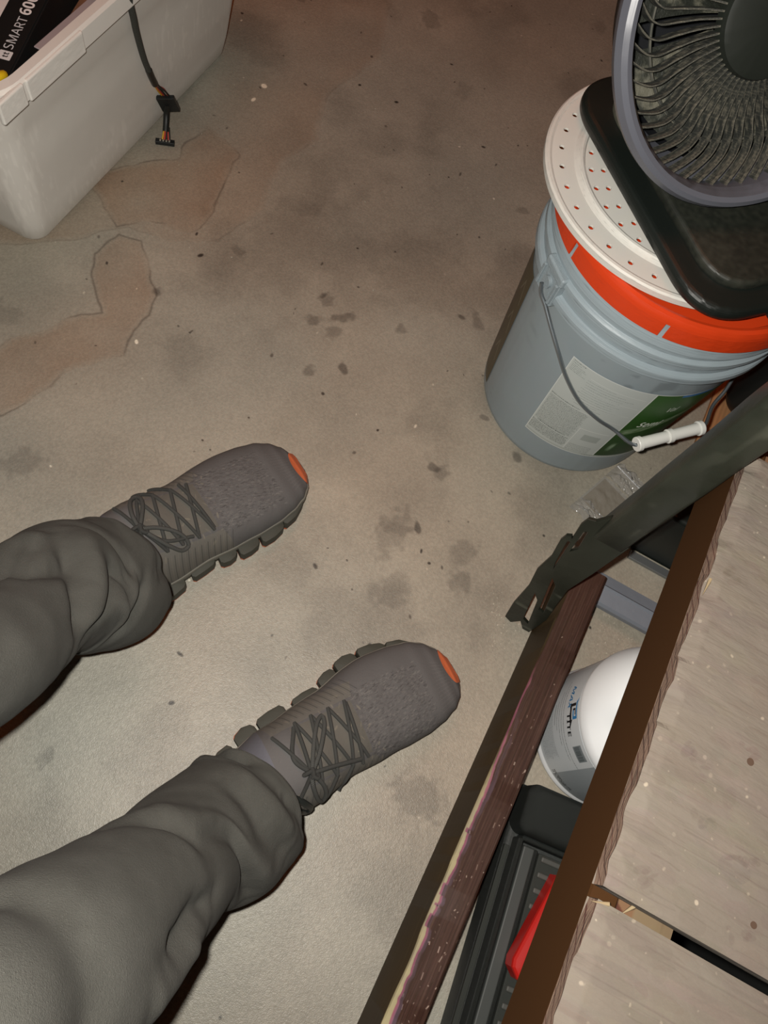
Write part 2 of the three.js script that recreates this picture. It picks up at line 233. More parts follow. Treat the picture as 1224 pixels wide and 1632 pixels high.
{
  const t = benchThing('workbench', 'low wooden workbench with dusty grey planks, brown rails and a black corner post', 'workbench', 0.38, 0.1);
  const at = g => g.translate(-0.38, 0, 0.1);
  const paint = phys({ map: brownTex, roughness: 0.6, specularIntensity: 0.35 });
  brownTex.offset.set(0.45 / 0.8 + 0, 0); brownTex.repeat.set(1 / 0.8, 1 / 0.27);
  // lower rail: a board on edge on the floor
  const rail = prism([[0.2108, 0.0005], [0.2108, 0.0865], [0.2128, 0.0888], [0.2475, 0.0893], [0.2498, 0.0872], [0.2498, 0.0005]], -0.442, 0.34, 160, (x, y, z) => {
    const w = y > 0.08 ? 0.0012 * (vn(z * 40 + 9, x * 900, 4096) - 0.5) + (x < 0.22 ? 0.003 * sstep(-0.2, 0.1, z) * (vn(z * 26 + 3, 5, 4096) - 0.35) : 0) : 0; return [x + (x < 0.22 && y > 0.08 ? Math.max(0, w) : 0), y - Math.abs(w) * 0.7, z]; });
  mesh('lower_rail', at(creased(rail, 0.7)), paint, t).userData.label = 'brown painted lower rail with a worn pink and cream edge';
  // upper fascia
  const fascia = prism([[0.2112, 0.373], [0.2112, 0.432], [0.2122, 0.434], [0.229, 0.434], [0.23, 0.433], [0.23, 0.373]], -0.43, 0.34, 4);
  mesh('fascia', at(fascia), phys({ color: 0x3a2410, roughness: 0.8, specularIntensity: 0.2 }), t).userData.label = 'smooth brown painted fascia board';
  mesh('ledger', at(prism([[0.2302, 0.345], [0.2302, 0.434], [0.2682, 0.434], [0.2682, 0.345]], -0.43, 0.34, 4)), std({ map: deckTex(91), color: 0xf0dcb8, roughness: 0.9 }), t);
  // three boards across
  for (const [z0, z1, sd] of [[-0.412, -0.0665, 3], [-0.0585, 0.262, 4]]) mesh('plank', at(plank(0.2105, 0.8, z0, z1, 0.45, 0.0158, sd)), std({ map: deckTex(sd * 11), roughness: 0.85, bumpMap: woodBump, bumpScale: 0.001 }), t);
  // nail holes and knots in the top
  const kn = std({ color: 0x4a382b, roughness: 0.9 });
  for (const [n, r, s] of [[0.2765, 0.183, 0.0026], [0.306, 0.0905, 0.0022]]) { const g = new THREE.CylinderGeometry(s, s * 0.8, 0.0008, 14); g.translate(n, 0.4502, -r); mesh('nail', at(g), kn, t); }
  // torn wood splinters at the near board's corner
  const sp = std({ color: 0x86765a, roughness: 0.9 });
  for (const [n, y, z, a, L] of [[0.2125, 0.4488, -0.057, 0.3, 0.012], [0.236, 0.4358, -0.0625, 0.9, 0.011], [0.2115, 0.445, -0.028, 1.5, 0.022], [0.2118, 0.4485, -0.285, 1.45, 0.016]]) { const g = new THREE.ConeGeometry(0.0016, L, 5); g.rotateZ(Math.PI / 2); g.rotateY(a); g.translate(n, y, z); mesh('splinter', at(g), sp, t); }
  // corner post with its slotted foot
  const post = node('corner_post', t);
  const pr = [], cx = 0.191, cz = -0.4045, hx = 0.0175, hz = 0.012, rr = 0.004;
  for (let q = 0; q < 4; q++) for (let k = 0; k <= 4; k++) { const a = q * Math.PI / 2 + k / 4 * Math.PI / 2; pr.push([cx + Math.sign(Math.cos(a + 1e-6) * (k === 4 && q % 2 === 0 ? 1 : 1)) * 0 + (q === 0 || q === 3 ? hx - rr : -hx + rr) + rr * Math.cos(a), (q < 2 ? hz - rr : -hz + rr) + rr * Math.sin(a)]); }
  const pg = prism(pr.map(p => [p[0], p[1]]), -0.62, -0.245, 24, (x, y, z) => [x + 0.0012 * (vn(z * 22, y * 200 + 7, 4096) - 0.5), -z, cz - y + 0.0012 * (vn(z * 18 + 4, x * 300, 4096) - 0.5)]);
  mesh('upright', at(creased(pg, 0.5)), blackPlastic, post);
  const tilt = 0.1332, o = s => { const q = new THREE.Path(); s.forEach((p, i) => i ? q.lineTo(...p) : q.moveTo(...p)); q.closePath(); return q; };
  const k = Math.hypot(1, tilt), S = s => s.map(p => [p[0], p[1] * k]);
  const sh = new THREE.Shape(); S([[0.171, 0.006], [0.181, 0.0005], [0.189, 0.016], [0.199, 0.0005], [0.208, 0.0005], [0.2105, 0.05], [0.204, 0.095], [0.1995, 0.132], [0.2045, 0.185], [0.209, 0.255], [0.173, 0.284], [0.165, 0.267], [0.158, 0.264], [0.1565, 0.25], [0.16, 0.222], [0.1575, 0.2255], [0.1535, 0.222], [0.1525, 0.21], [0.158, 0.175], [0.157, 0.138], [0.164, 0.098], [0.166, 0.045]]).forEach((p, i) => i ? sh.lineTo(...p) : sh.moveTo(...p)); sh.closePath();
  sh.holes.push(o(S([[0.175, 0.092], [0.1845, 0.08], [0.199, 0.018], [0.189, 0.024]])), o(S([[0.176, 0.14], [0.1865, 0.128], [0.202, 0.06], [0.194, 0.062]])), o(S([[0.162, 0.217], [0.1575, 0.216], [0.1655, 0.168], [0.1695, 0.156]])), o(S([[0.167, 0.247], [0.163, 0.243], [0.168, 0.2], [0.173, 0.212]])));
  const fg = new THREE.ExtrudeGeometry(sh, { depth: 0.003, bevelEnabled: true, bevelSize: 0.0006, bevelThickness: 0.0006, bevelSegments: 2 });
  fg.rotateX(-Math.atan(tilt)); fg.translate(0, 0, -0.362 - 0.003);
  mesh('slotted_foot', at(fg), blackPlastic, post);
  for (const [x, z] of [[0.191, 0.355], [0.82, 0.3], [0.82, -0.39]]) mesh('post', at(box(0.035, 0.62, 0.026, x, 0.31, z, 0.004, 3)), blackPlastic, t);
  mesh('back_rail', at(box(0.038, 0.089, 0.72, 0.781, 0.389, -0.045, 0.002)), paint, t);
  // galvanised cross brace, bolted to the lower rail
  const bz = prism([[-0.476, 0.018], [-0.476, 0.03], [-0.461, 0.033], [-0.458, 0.036], [-0.455, 0.033], [-0.436, 0.03], [-0.433, 0.026], [-0.433, 0.018]].map(p => [p[0], p[1]]), 0.25, 0.7, 6, (x, y, z) => [z, y, x]);
  mesh('cross_brace', at(creased(bz, 0.4)), std({ color: 0x848c96, metalness: 0.3, roughness: 0.45, bumpMap: rep(soft, 4, 4), bumpScale: 0.0008 }), t).userData.label = 'galvanised steel cross brace';
}
// ───────── storage bin and what is in it ─────────
{
  // bin axes: x along the long side, z out towards the open floor
  const bx = [-0.332, 0, -0.77], turn = Math.atan2(0.893, 0.451);
  const inBin = (u, v, y) => [bx[0] + 0.451 * u + 0.893 * v, y, bx[2] - 0.893 * u + 0.451 * v];
  const RR = (u0, u1, v0, v1, r, m = 10) => { const o = []; for (const [cx, cz, a] of [[u1 - r, v1 - r, 0], [u0 + r, v1 - r, 1], [u0 + r, v0 + r, 2], [u1 - r, v0 + r, 3]]) for (let k = 0; k <= m; k++) { const q = (a + k / m) * Math.PI / 2; o.push([cx + r * Math.cos(q), cz + r * Math.sin(q)]); } return o; };
  const CU = 0.235, CV = -0.19;
  const ring = (y, grow, inset = 0) => RR(-0.022 - grow + inset, 0.49 + grow - inset, -0.37 - grow + inset, 0.004 + grow - inset, 0.026 + grow * 0.6 - inset);
  const B = thing('storage_bin', 'frosted clear plastic storage bin with an open top and a ribbed rim', 'bin', inBin(CU, CV, 0), turn);
  const loft = rows => { const n = rows[0][1].length; return grid(rows.length - 1, n, (a, b) => { const i = Math.round(a * (rows.length - 1)), j = Math.round(b * n) % n, [y, P] = rows[i]; return [P[j][0] - CU, y, P[j][1] - CV, P[j][0] + P[j][1], y]; }); };
  const dr = y => 0.045 * y / 0.3;
  const floorCap = (y, P) => { const s = new THREE.Shape(P.map(p => new THREE.Vector2(p[0] - CU, p[1] - CV))); const g = new THREE.ShapeGeometry(s); g.rotateX(Math.PI / 2); g.translate(0, y, 0); return g; };
  const wob = y => 0.0035 * sstep(0.21, 0.24, y);   // the step that strengthens the upper wall
  const outer = [[0.0012, ring(0, -0.012)], [0.004, ring(0, -0.005)], [0.012, ring(0, 0.0)]]; for (let y = 0.04; y < 0.3; y += 0.02) outer.push([y, ring(y, dr(y) + wob(y))]); outer.push([0.299, ring(0, dr(0.3) + 0.0035)]);
  const inner = [[0.299, ring(0, dr(0.3) + 0.0012)], [0.2, ring(0, dr(0.2) - 0.0022)], [0.012, ring(0, -0.002)], [0.005, ring(0, -0.01)]];
  const body = merge([loft([...outer, ...inner].map(([y, P]) => [y, P])), floorCap(0.0012, ring(0, -0.012)), floorCap(0.005, ring(0, -0.01))]);
  const scuff = dataTex(512, 512, (u, v) => { const s = sstep(0.66, 0.8, vn(u * 256, v * 64, 256)) * sstep(0.5, 0.7, fbm(u, v, 8, 3)), g = 222 + 16 * fbm(u, v, 8, 5) + 8 * s; return [g, g - 2, g - 6]; });
  const frost = phys({ map: scuff, color: 0xfbfaf6, roughness: 0.6, transmission: 0.08, thickness: 0, ior: 1.3, bumpMap: soft, bumpScale: 0.0002 });
  mesh('body', creased(body, 0.6), frost, B);
  const g0 = dr(0.3) + 0.0035;
  mesh('rim', creased(loft([[0.276, ring(0, g0 + 0.0105)], [0.2745, ring(0, g0 + 0.012)], [0.2765, ring(0, g0 + 0.0135)], [0.297, ring(0, g0 + 0.0125)], [0.3005, ring(0, g0 + 0.0095)], [0.3005, ring(0, g0 - 0.001)], [0.297, ring(0, g0 - 0.0022)], [0.297, ring(0, g0 + 0.0085)], [0.276, ring(0, g0 + 0.0105)]]), 0.5), frost, B);
  // thicker handle section of the rim
  const hs = (u0, u1) => { const g = new RoundedBoxGeometry(u1 - u0, 0.0265, 0.0062, 3, 0.0024); g.translate((u0 + u1) / 2 - CU, 0.2855, 0.004 + g0 + 0.0115 - CV); return g; };
  mesh('rim_grip', hs(-0.015, 0.085), frost, B); mesh('rim_grip', hs(-0.06, -0.019), frost, B);
  // black power supply carton
  const e = [0.9507, -0.3102], gv = [0.3102, 0.9507];
  const P = (a, b, y) => inBin(a * e[0] + b * gv[0], a * e[1] + b * gv[1], y);
  const bt = turn + Math.atan2(0.3102, 0.9507);
  const carton = thing('carton', 'black retail carton with white SMART 600 lettering inside the bin', 'box', P(0.11, -0.03, 0.212), bt);
  const face = canvasTex(2048, 1024, (c, w, h) => {   // 0.25 m x 0.107 m
    const S = w / 0.25; c.fillStyle = '#e6e4e2'; c.fillRect(0, 0, w, h); c.fillStyle = '#141a1b'; c.fillRect(0, h - 0.0452 * S, w, 0.0452 * S);
    const r = rng(9); for (let i = 0; i < 500; i++) { c.fillStyle = `rgba(120,128,128,${0.1 * r()})`; c.fillRect(r() * w, h - r() * 0.045 * S, 2 + 6 * r(), 1 + 2 * r()); }
    const by = h - 0.0115 * S;
    c.save(); c.translate(0.0325 * S, by); c.fillStyle = '#d8dadb'; c.beginPath(); const q = 0.0135 * S; c.moveTo(3, -q * 0.85); c.quadraticCurveTo(0, -q, 12, -q); c.lineTo(q * 0.95, -q); c.quadraticCurveTo(q * 1.05, -q, q * 1.05, -q * 0.9); c.lineTo(q * 1.05, q * 0.12); c.quadraticCurveTo(q * 1.05, q * 0.25, q * 0.9, q * 0.25); c.lineTo(8, q * 0.25); c.quadraticCurveTo(0, q * 0.25, 0, q * 0.1); c.closePath(); c.fill();
    c.fillStyle = '#2a3032'; c.font = `bold ${q * 0.8 | 0}px sans-serif`; c.fillText('tt', q * 0.25, -q * 0.08); c.restore();
    c.fillStyle = '#cfd6da'; c.font = `${0.0172 * S | 0}px sans-serif`; c.save(); c.translate(0.0495 * S, by); c.scale(0.0555 * S / c.measureText('SMART').width, 1); c.fillText('SMART', 0, 0); c.restore();
    c.fillStyle = '#f0f2f2'; c.font = `bold ${0.0215 * S | 0}px sans-serif`; c.fillText('600', 0.1085 * S, by);
  });
  const cb = new THREE.BoxGeometry(0.25, 0.058, 0.107); { const uv = cb.attributes.uv; for (let i = 0; i < 24; i++) if (i < 8 || i > 11) uv.setXY(i, i > 15 && i < 20 ? 0.02 : 0.97, i > 15 && i < 20 ? 0.1 : 0.1); }
  cb.translate(0.0, 0.029, 0); mesh('printed_box', cb, std({ map: face, roughness: 0.45 }), carton);
  mesh('lid_flap', box(0.247, 0.0012, 0.104, 0, 0.0592, 0, 0.0005), std({ map: face, roughness: 0.45 }), carton);
  { const f = carton.children[1].geometry, p = f.attributes.position, uv = f.attributes.uv; for (let i = 0; i < p.count; i++) uv.setXY(i, p.getX(i) / 0.25 + 0.5, 0.5 - p.getZ(i) / 0.107); }
  // brown cardboard, crumpled
  const card = std({ map: dataTex(256, 256, (u, v) => { const k = 0.75 + 0.5 * fbm(u, v, 8, 4), s = sstep(0.8, 0.9, vn(u * 64, v * 64, 64)) * 20; return [112 * k + s, 80 * k + s, 56 * k + s]; }), roughness: 0.9, bumpMap: soft, bumpScale: 0.004 });
  const rep2 = m => { const c = m.clone(); c.map = rep(m.map, 6, 6); return c; };
  const flap = thing('cardboard_sheet', 'brown cardboard sheet between the black carton and the bin wall', 'cardboard', inBin(0.2, -0.03, 0.232), turn);
  { const sh = new THREE.Shape([[-0.115, 0.03], [0.0, 0.033], [0.03, 0.052], [0.24, 0.055], [0.24, -0.15], [0.08, -0.15], [0.045, -0.01]].map(p => new THREE.Vector2(p[0], -p[1]))), g = new THREE.ExtrudeGeometry(sh, { depth: 0.003, bevelEnabled: false }); g.rotateX(-Math.PI / 2); g.rotateX(0.05); mesh('sheet', g, rep2(card), flap); }
  const support = thing('brown_box', 'plain brown box under the cardboard in the bin', 'box', inBin(0.19, -0.13, 0.006), turn);
  mesh('carton_body', box(0.36, 0.178, 0.2, 0, 0.089, 0, 0.003), card, support); mesh('tape', box(0.362, 0.0006, 0.05, 0, 0.1784, 0, 0.0003), std({ color: 0x8a6a44, roughness: 0.3 }), support);
  const blister = thing('blister_pack', 'clear plastic blister pack against the near bin wall', 'packaging', inBin(0.125, 0.021, 0.212), turn);
  mesh('shell', box(0.125, 0.055, 0.014, 0, 0.0275, 0, 0.006, 4), phys({ color: 0xd8cccc, roughness: 0.35, transmission: 0.65, thickness: 0, ior: 1.3 }), blister);
  mesh('flange', box(0.13, 0.002, 0.017, 0, 0.0555, 0.0, 0.001), phys({ color: 0xd0c6c8, roughness: 0.4, transmission: 0.5, thickness: 0, ior: 1.3 }), blister);
  const yc = thing('yellow_cable', 'short yellow cable end at the left edge of the photo inside the bin', 'cable', inBin(-0.018, 0.027, 0.285), turn);
  mesh('sheath', tube([[-0.05, -0.006, -0.022], [-0.022, -0.002, -0.006], [0.0, 0.001, 0.003], [0.009, -0.002, 0.002], [0.013, -0.008, -0.004]], 0.005, 40, 10), std({ color: 0xd8b81c, roughness: 0.5 }), yc);
  // sleeved power cable over the rim
  const cab = thing('power_cable', 'black braided power cable with two flat plugs hanging over the bin rim', 'cable', [-0.2, 0, -0.95]);
  const L = (p) => [p[0] + 0.2, p[1], p[2] + 0.95];
  const braid = std({ map: dataTex(64, 64, (u, v, x, y) => { const a = ((x + y) % 8 < 4) !== ((x - y + 64) % 8 < 4), w = sstep(0.8, 0.95, H[(x * 31 + y * 977) & 65535]) * 90; return a ? [22 + w, 24 + w, 22 + w] : [54 + w, 58 + w, 52 + w]; }), roughness: 0.7 });
  braid.map.repeat.set(60, 2);
  mesh('braided_sleeve', tube([[-0.249, 0.245, -0.94], [-0.242, 0.29, -0.931], [-0.228, 0.312, -0.914], [-0.213, 0.31, -0.902], [-0.199, 0.296, -0.898], [-0.1965, 0.262, -0.908], [-0.1985, 0.224, -0.926], [-0.1985, 0.166, -0.951], [-0.1962, 0.138, -0.963]].map(L), 0.0043, 90, 10), braid, cab);
  mesh('heat_shrink', tube([[-0.1965, 0.143, -0.961], [-0.195, 0.125, -0.969], [-0.1935, 0.108, -0.978]].map(L), 0.0049, 16, 10), std({ color: 0x121412, roughness: 0.35 }), cab);
  const wc = { yellow_wire: 0xc69a1e, red_wire: 0xb2382c, black_wire: 0x1a1a18 }; const wr = (nm, pts) => mesh(nm, tube(pts.map(L), 0.0014, 24, 6), std({ color: wc[nm], roughness: 0.45 }), cab);
  [['yellow_wire', -0.004], ['red_wire', -0.001], ['black_wire', 0.002], ['red_wire', 0.005], ['black_wire', 0.007]].forEach(([nm, d], i) => {
    wr(nm, [[-0.1945 + d * 0.4, 0.12, -0.972], [-0.193 + d * 0.5, 0.104, -0.981], [-0.1895 + d, 0.084 + (i === 3 ? 0.004 : 0), -0.994], [-0.186 + d, 0.064, -1.008]]);
    wr(nm, [[-0.188 + d * 0.6, 0.018, -0.997], [-0.1885 + d * 0.8, 0.0125, -0.989], [-0.189 + d, 0.007, -0.982]]);
  });
  const plug = std({ color: 0x15191a, roughness: 0.38 });
  const b1 = box(0.027, 0.034, 0.007, 0, 0, 0, 0.001); const pins = []; for (let i = 0; i < 5; i++) pins.push(box(0.0022, 0.004, 0.0075, -0.009 + i * 0.0045, -0.0165, 0.0004, 0.0003));
  b1.rotateX(0.35); b1.rotateZ(0.18); b1.translate(...L([-0.183, 0.052, -1.008])); mesh('plug', b1, plug, cab);
  mesh('flat_sleeve', tube([[-0.185, 0.05, -1.009], [-0.187, 0.035, -1.009], [-0.1878, 0.024, -1.002], [-0.1884, 0.0145, -0.991]].map(L), 0.0048, 24, 10), std({ color: 0x101311, roughness: 0.5 }), cab);
  mesh('plug', box(0.029, 0.0065, 0.008, 0, 0, 0, 0.0008).translate(...L([-0.189, 0.0045, -0.9795])), plug, cab);
  mesh('contacts', merge([-1.5, -0.5, 0.5, 1.5].map(k => box(0.0026, 0.0009, 0.004, k * 0.0046, 0, 0, 0.0003))).translate(...L([-0.189, 0.008, -0.9795])), std({ color: 0xc8c2b0, metalness: 0.7, roughness: 0.35 }), cab);
}

// ───────── bucket, lids and fan ─────────
const BK = [0.4407, 0, -0.5919];
{
  const t = thing('bucket', 'grey plastic paint bucket with a wire bail, white grip and green printed label', 'bucket', BK);
  const grey = std({ map: dataTex(256, 512, (u, v) => { const g = 0.97 + 0.06 * (fbm(u, v, 6, 4) - 0.5) - 0.12 * sstep(0.74, 0.8, vn(u * 64, v * 128, 64)) * sstep(0.5, 0.62, fbm(u, v, 8, 2)); return [150 * g, 163 * g, 169 * g]; }), roughness: 0.42, bumpMap: rep(soft, 2, 2), bumpScale: 0.0004 });
  mesh('body', lathe([[0, 0.003], [0.122, 0.003], [0.124, 0.0005], [0.129, 0.001], [0.1312, 0.006], [0.132, 0.012], [0.1365, 0.1], [0.1462, 0.276], [0.1472, 0.283]], 128), grey, t);
  mesh('skirt', lathe([[0.1465, 0.283], [0.1535, 0.2825], [0.155, 0.2842], [0.155, 0.292], [0.1535, 0.2945], [0.1488, 0.2965], [0.1484, 0.3105]], 128), grey, t);
  mesh('rib', lathe([[0.148, 0.3105], [0.1528, 0.3105], [0.154, 0.312], [0.1538, 0.318], [0.1515, 0.3205], [0.1495, 0.3215], [0.1493, 0.33]], 128), grey, t);
  mesh('rib', lathe([[0.149, 0.33], [0.153, 0.33], [0.1542, 0.3315], [0.154, 0.338], [0.1526, 0.341], [0.1518, 0.3435], [0.1518, 0.362], [0.148, 0.363], [0.146, 0.34], [0.1448, 0.28]], 128), grey, t);
  const deg = a => a * Math.PI / 180, cyl = (a, y, r) => [r * Math.cos(deg(a)), y, r * Math.sin(deg(a))];
  for (const a of [161.7, -18.3]) {   // ears that carry the bail
    const g = merge([box(0.011, 0.042, 0.036, 0.1515, 0.296, 0, 0.003, 3), box(0.014, 0.012, 0.04, 0.151, 0.3155, 0, 0.003), box(0.0045, 0.03, 0.004, 0.158, 0.296, 0.0155, 0.001), box(0.0045, 0.03, 0.004, 0.158, 0.296, -0.0155, 0.001), new THREE.CylinderGeometry(0.0065, 0.0075, 0.006, 20).rotateZ(Math.PI / 2).translate(0.158, 0.299, 0)]);
    g.rotateY(-deg(a)); mesh('ear', g, grey, t);
  }
  // wire bail hanging against the near side
  const yy = [[161.7, .2985, .1655], [160, .288, .1645], [156, .278, .1605], [148.6, .262, .158], [140, .2435, .1575], [131, .2205, .157], [120, .198, .157], [109, .184, .157], [100, .174, .157], [91, .165, .157]];
  const wire = yy.map(([a, y, r]) => cyl(a, y, r)), far = yy.map(([a, y, r]) => cyl(143.4 - a, y, r)).reverse();
  const metal = std({ color: 0x9aa3a8, metalness: 0.85, roughness: 0.35 });
  const gripA = V(...cyl(89.5, .166, .1575)), gripB = V(...cyl(54.5, .171, .1575)), gm = gripA.clone().lerp(gripB, 0.5), push = V(gm.x, 0, gm.z).normalize().multiplyScalar(0.012); gripA.add(push); gripB.add(push);
  mesh('bail_wire', merge([tube([...wire.slice(0, 9), gripA.clone().lerp(gripB, -0.02).toArray(), gripA.clone().lerp(gripB, 0.2).toArray()], 0.0023, 80, 8), tube([gripB.clone().lerp(gripA, 0.2).toArray(), gripB.clone().lerp(gripA, -0.02).toArray(), ...far.slice(1)], 0.0023, 80, 8)]), metal, t);
  {
    const Lg = gripA.distanceTo(gripB), g = lathe([[0.003, 0], [0.0088, 0], [0.0094, 0.001], [0.0094, 0.006], [0.0076, 0.007], [0.0072, Lg / 2 - 0.004], [0.009, Lg / 2 - 0.003], [0.009, Lg / 2 + 0.003], [0.0072, Lg / 2 + 0.004], [0.0076, Lg - 0.007], [0.0094, Lg - 0.006], [0.0094, Lg - 0.001], [0.0088, Lg], [0.003, Lg]], 28);
    g.applyQuaternion(new THREE.Quaternion().setFromUnitVectors(V(0, 1, 0), gripB.clone().sub(gripA).normalize())); g.translate(gripA.x, gripA.y, gripA.z);
    mesh('grip', g, std({ color: 0xe4e4de, roughness: 0.4 }), t);
  }
  // printed label, wrapped round the wall
  const patch = (a0, a1, y0, y1, nu, off = 0.0005) => grid(nu, 4, (u, v) => { const a = lerp(a0, a1, u), y = lerp(y0, y1, v), r = lerp(0.132, 0.1465, (y - 0.012) / 0.268) + off; return [...cyl(a, y, r), u, v]; }, false);
  const lab = canvasTex(2048, 1024, (c, w, h) => {   // 134 deg down to 28 deg, 0.062 m to 0.242 m
    const r = rng(31), X = a => (134.5 - a) / 106.5 * w, Y = y => (0.243 - y) / 0.182 * h;
    c.fillStyle = '#b9c0bd'; c.fillRect(0, 0, w, h);
    // green print
    const gr = c.createLinearGradient(0, 0, 0, h); gr.addColorStop(0, '#2e5a1c'); gr.addColorStop(0.5, '#28501a'); gr.addColorStop(1, '#1c3c18');
    c.fillStyle = gr; c.fillRect(X(91), 0, w, Y(0.0665));
    c.fillStyle = '#2f6ea8'; c.fillRect(X(78), 0, X(60) - X(78), 40);
    c.save(); c.beginPath(); c.rect(X(91), 0, w, Y(0.0665)); c.clip();   // pale swoosh and landscape
    for (let i = 0; i < 700; i++) { const t = r(); const x = lerp(X(90), X(40), t), y = lerp(Y(0.138), Y(0.205), t) + (r() - 0.5) * 90; c.fillStyle = `rgba(168,182,160,${0.10 * r()})`; c.beginPath(); c.ellipse(x, y, 20 + 70 * r(), 5 + 12 * r(), -0.45, 0, 7); c.fill(); }
    c.fillStyle = '#6a6452'; c.fillRect(X(56), Y(0.2), w, h); for (let i = 0; i < 300; i++) { c.fillStyle = `rgba(40,60,30,${0.2 * r()})`; c.fillRect(X(56) + r() * 500, Y(0.2) + r() * 700, 30 * r() + 6, 8); }
    for (let i = 0; i < 90; i++) { c.fillStyle = `rgba(170,185,165,${0.1 * r()})`; c.beginPath(); c.ellipse(X(86) + 60 * (r() - 0.5), Y(0.095) + 120 * (r() - 0.5), 6 + 14 * r(), 14 + 34 * r(), 0.2, 0, 7); c.fill(); }
    c.fillStyle = '#dfe6dc'; c.font = 'italic bold 104px sans-serif'; c.fillText('Semi', X(85), Y(0.158)); c.font = 'italic 84px sans-serif'; c.fillText('Val', X(78), Y(0.198));
    c.restore();
    c.fillStyle = '#d3d8d4'; c.fillRect(X(91.6), 0, 12, Y(0.0665)); c.fillStyle = '#aab2ae'; c.fillRect(0, Y(0.0665), w, h);
    // small print
    c.fillStyle = '#5f6a68'; const line = (x, y, L, s) => { let q = x; while (q < x + L) { const ww = 3 + 16 * r(); c.globalAlpha = 0.35 + 0.4 * r(); c.fillRect(q, y, Math.min(ww, x + L - q), s); q += ww + 3 + 4 * r(); } c.globalAlpha = 1; };
    const xe = X(93); line(26, 18, 130, 8); line(26, 40, 90, 5); for (let y = 60; y < 130; y += 15) line(26, y, 120 + 60 * r(), 5);
    for (let y = 110; y < 400; y += 26) line(210 + 40 * r(), y, (xe - 300) * (0.5 + 0.5 * r()), 4);
    c.fillStyle = '#48524f'; line(20, Y(0.165), 330, 10); for (let y = Y(0.16); y < Y(0.098); y += 11) line(22, y, 440 - 30 * r(), 5);
    c.fillStyle = '#2e3836'; line(60, Y(0.098), 340, 12); for (let y = Y(0.093); y < Y(0.072); y += 14) line(14, y, 470 - 60 * r(), 7);
    for (let y = Y(0.085); y < Y(0.068); y += 18) line(490, y, 260, 5); c.globalAlpha = 0.2; c.fillStyle = '#3a4442'; c.fillRect(560, Y(0.117), 180, 90); c.globalAlpha = 1;
    c.strokeStyle = '#d8dcd8'; c.lineWidth = 5; c.beginPath(); c.moveTo(476, Y(0.128)); c.lineTo(476, Y(0.067)); c.moveTo(470, Y(0.128)); c.lineTo(xe - 10, Y(0.128)); c.stroke();
    c.strokeStyle = 'rgba(220,224,220,0.7)'; c.lineWidth = 3; for (const y of [0.228, 0.206, 0.184, 0.163]) { c.beginPath(); c.moveTo(240, Y(y)); c.lineTo(xe - 10, Y(y - 0.003)); c.stroke(); }
    line(700, Y(0.0648), 500, 6); c.strokeStyle = '#d0d5d2'; c.lineWidth = 8; c.strokeRect(4, 4, w - 8, h - 8);
  });
  const lm = std({ map: lab, roughness: 0.45 });
  mesh('label', patch(134.5, 28, 0.061, 0.243, 80), lm, t).userData.label = 'printed label with white small print and a green panel';
  const olive = canvasTex(512, 512, (c, w, h) => { const r = rng(8); c.fillStyle = '#4e4530'; c.fillRect(0, 0, w, h); for (let i = 0; i < 160; i++) { c.fillStyle = `rgba(${r() < 0.5 ? '120,112,84' : '40,34,22'},${0.12 * r()})`; c.beginPath(); c.ellipse(r() * w, r() * h, 40 * r(), 14 * r(), -1, 0, 7); c.fill(); } c.strokeStyle = 'rgba(150,146,128,0.5)'; c.lineWidth = 7; for (const y of [120, 250, 390]) { c.beginPath(); c.moveTo(w - 100, y); c.lineTo(w - 60, y - 60); c.lineTo(w - 30, y + 20); c.stroke(); } });
  mesh('label', patch(236, 177.5, 0.02, 0.252, 40), std({ map: olive, roughness: 0.45 }), t).userData.label = 'olive printed panel on the far side';

  const lid = thing('orange_cover', 'bright orange snap-on cover on the grey bucket', 'cover', BK);
  const or = std({ color: 0xc83c16, roughness: 0.36, bumpMap: rep(soft, 2, 2), bumpScale: 0.0003 });
  mesh('lid_top', lathe([[0.1538, 0.366], [0.1562, 0.3665], [0.156, 0.369], [0.153, 0.3745], [0.149, 0.376], [0.1455, 0.375], [0.143, 0.371], [0.141, 0.3655], [0.139, 0.3645], [0, 0.3645], [0, 0.363], [0.145, 0.3632]], 128), or, lid);
  for (let i = 0; i < 8; i++) { const a = 158.9 - 46.5 * i + (i > 1 ? 0 : 0), gap = 1.0, b = a - (i === 7 ? 360 - 46.5 * 7 : 46.5); mesh('skirt_segment', lathe([[0.1545, 0.366], [0.1562, 0.367], [0.1568, 0.36], [0.1572, 0.349], [0.156, 0.3485], [0.155, 0.355], [0.1545, 0.366]], 24, deg(90 - a + gap), deg(a - b - 2 * gap)), or, lid); }

  // perforated white disc
  const DC = [0.4205, 0.3762, -0.6195];
  const d = thing('perforated_disc', 'round white plastic disc with rings of small holes on the orange lid', 'disc', DC);
  const hp = [[0.141, 13, -137, 12.6, 25], [0.108, 13.2, -167.4, 12.9, 26], [0.0955, 14.4, -179.3, 14.6, 24]];
  const sh = (r0, r1, holes) => { const s = new THREE.Shape(); s.absarc(0, 0, r1, 0, Math.PI * 2, false); if (r0 > 0) { const p = new THREE.Path(); p.absarc(0, 0, r0, 0, Math.PI * 2, true); s.holes.push(p); } for (const [x, y] of holes) { const p = new THREE.Path(); p.absellipse(x, y, 0.0031, 0.0031, 0, Math.PI * 2, true); s.holes.push(p); } const g = new THREE.ExtrudeGeometry(s, { depth: 0.0022, bevelEnabled: false, curveSegments: 64 }); g.rotateX(-Math.PI / 2); return g; };
  const hh = ([R, , a0, st, n]) => Array.from({ length: n }, (_, i) => { const a = -deg(a0 - st * i); return [R * Math.cos(a), R * Math.sin(a)]; });
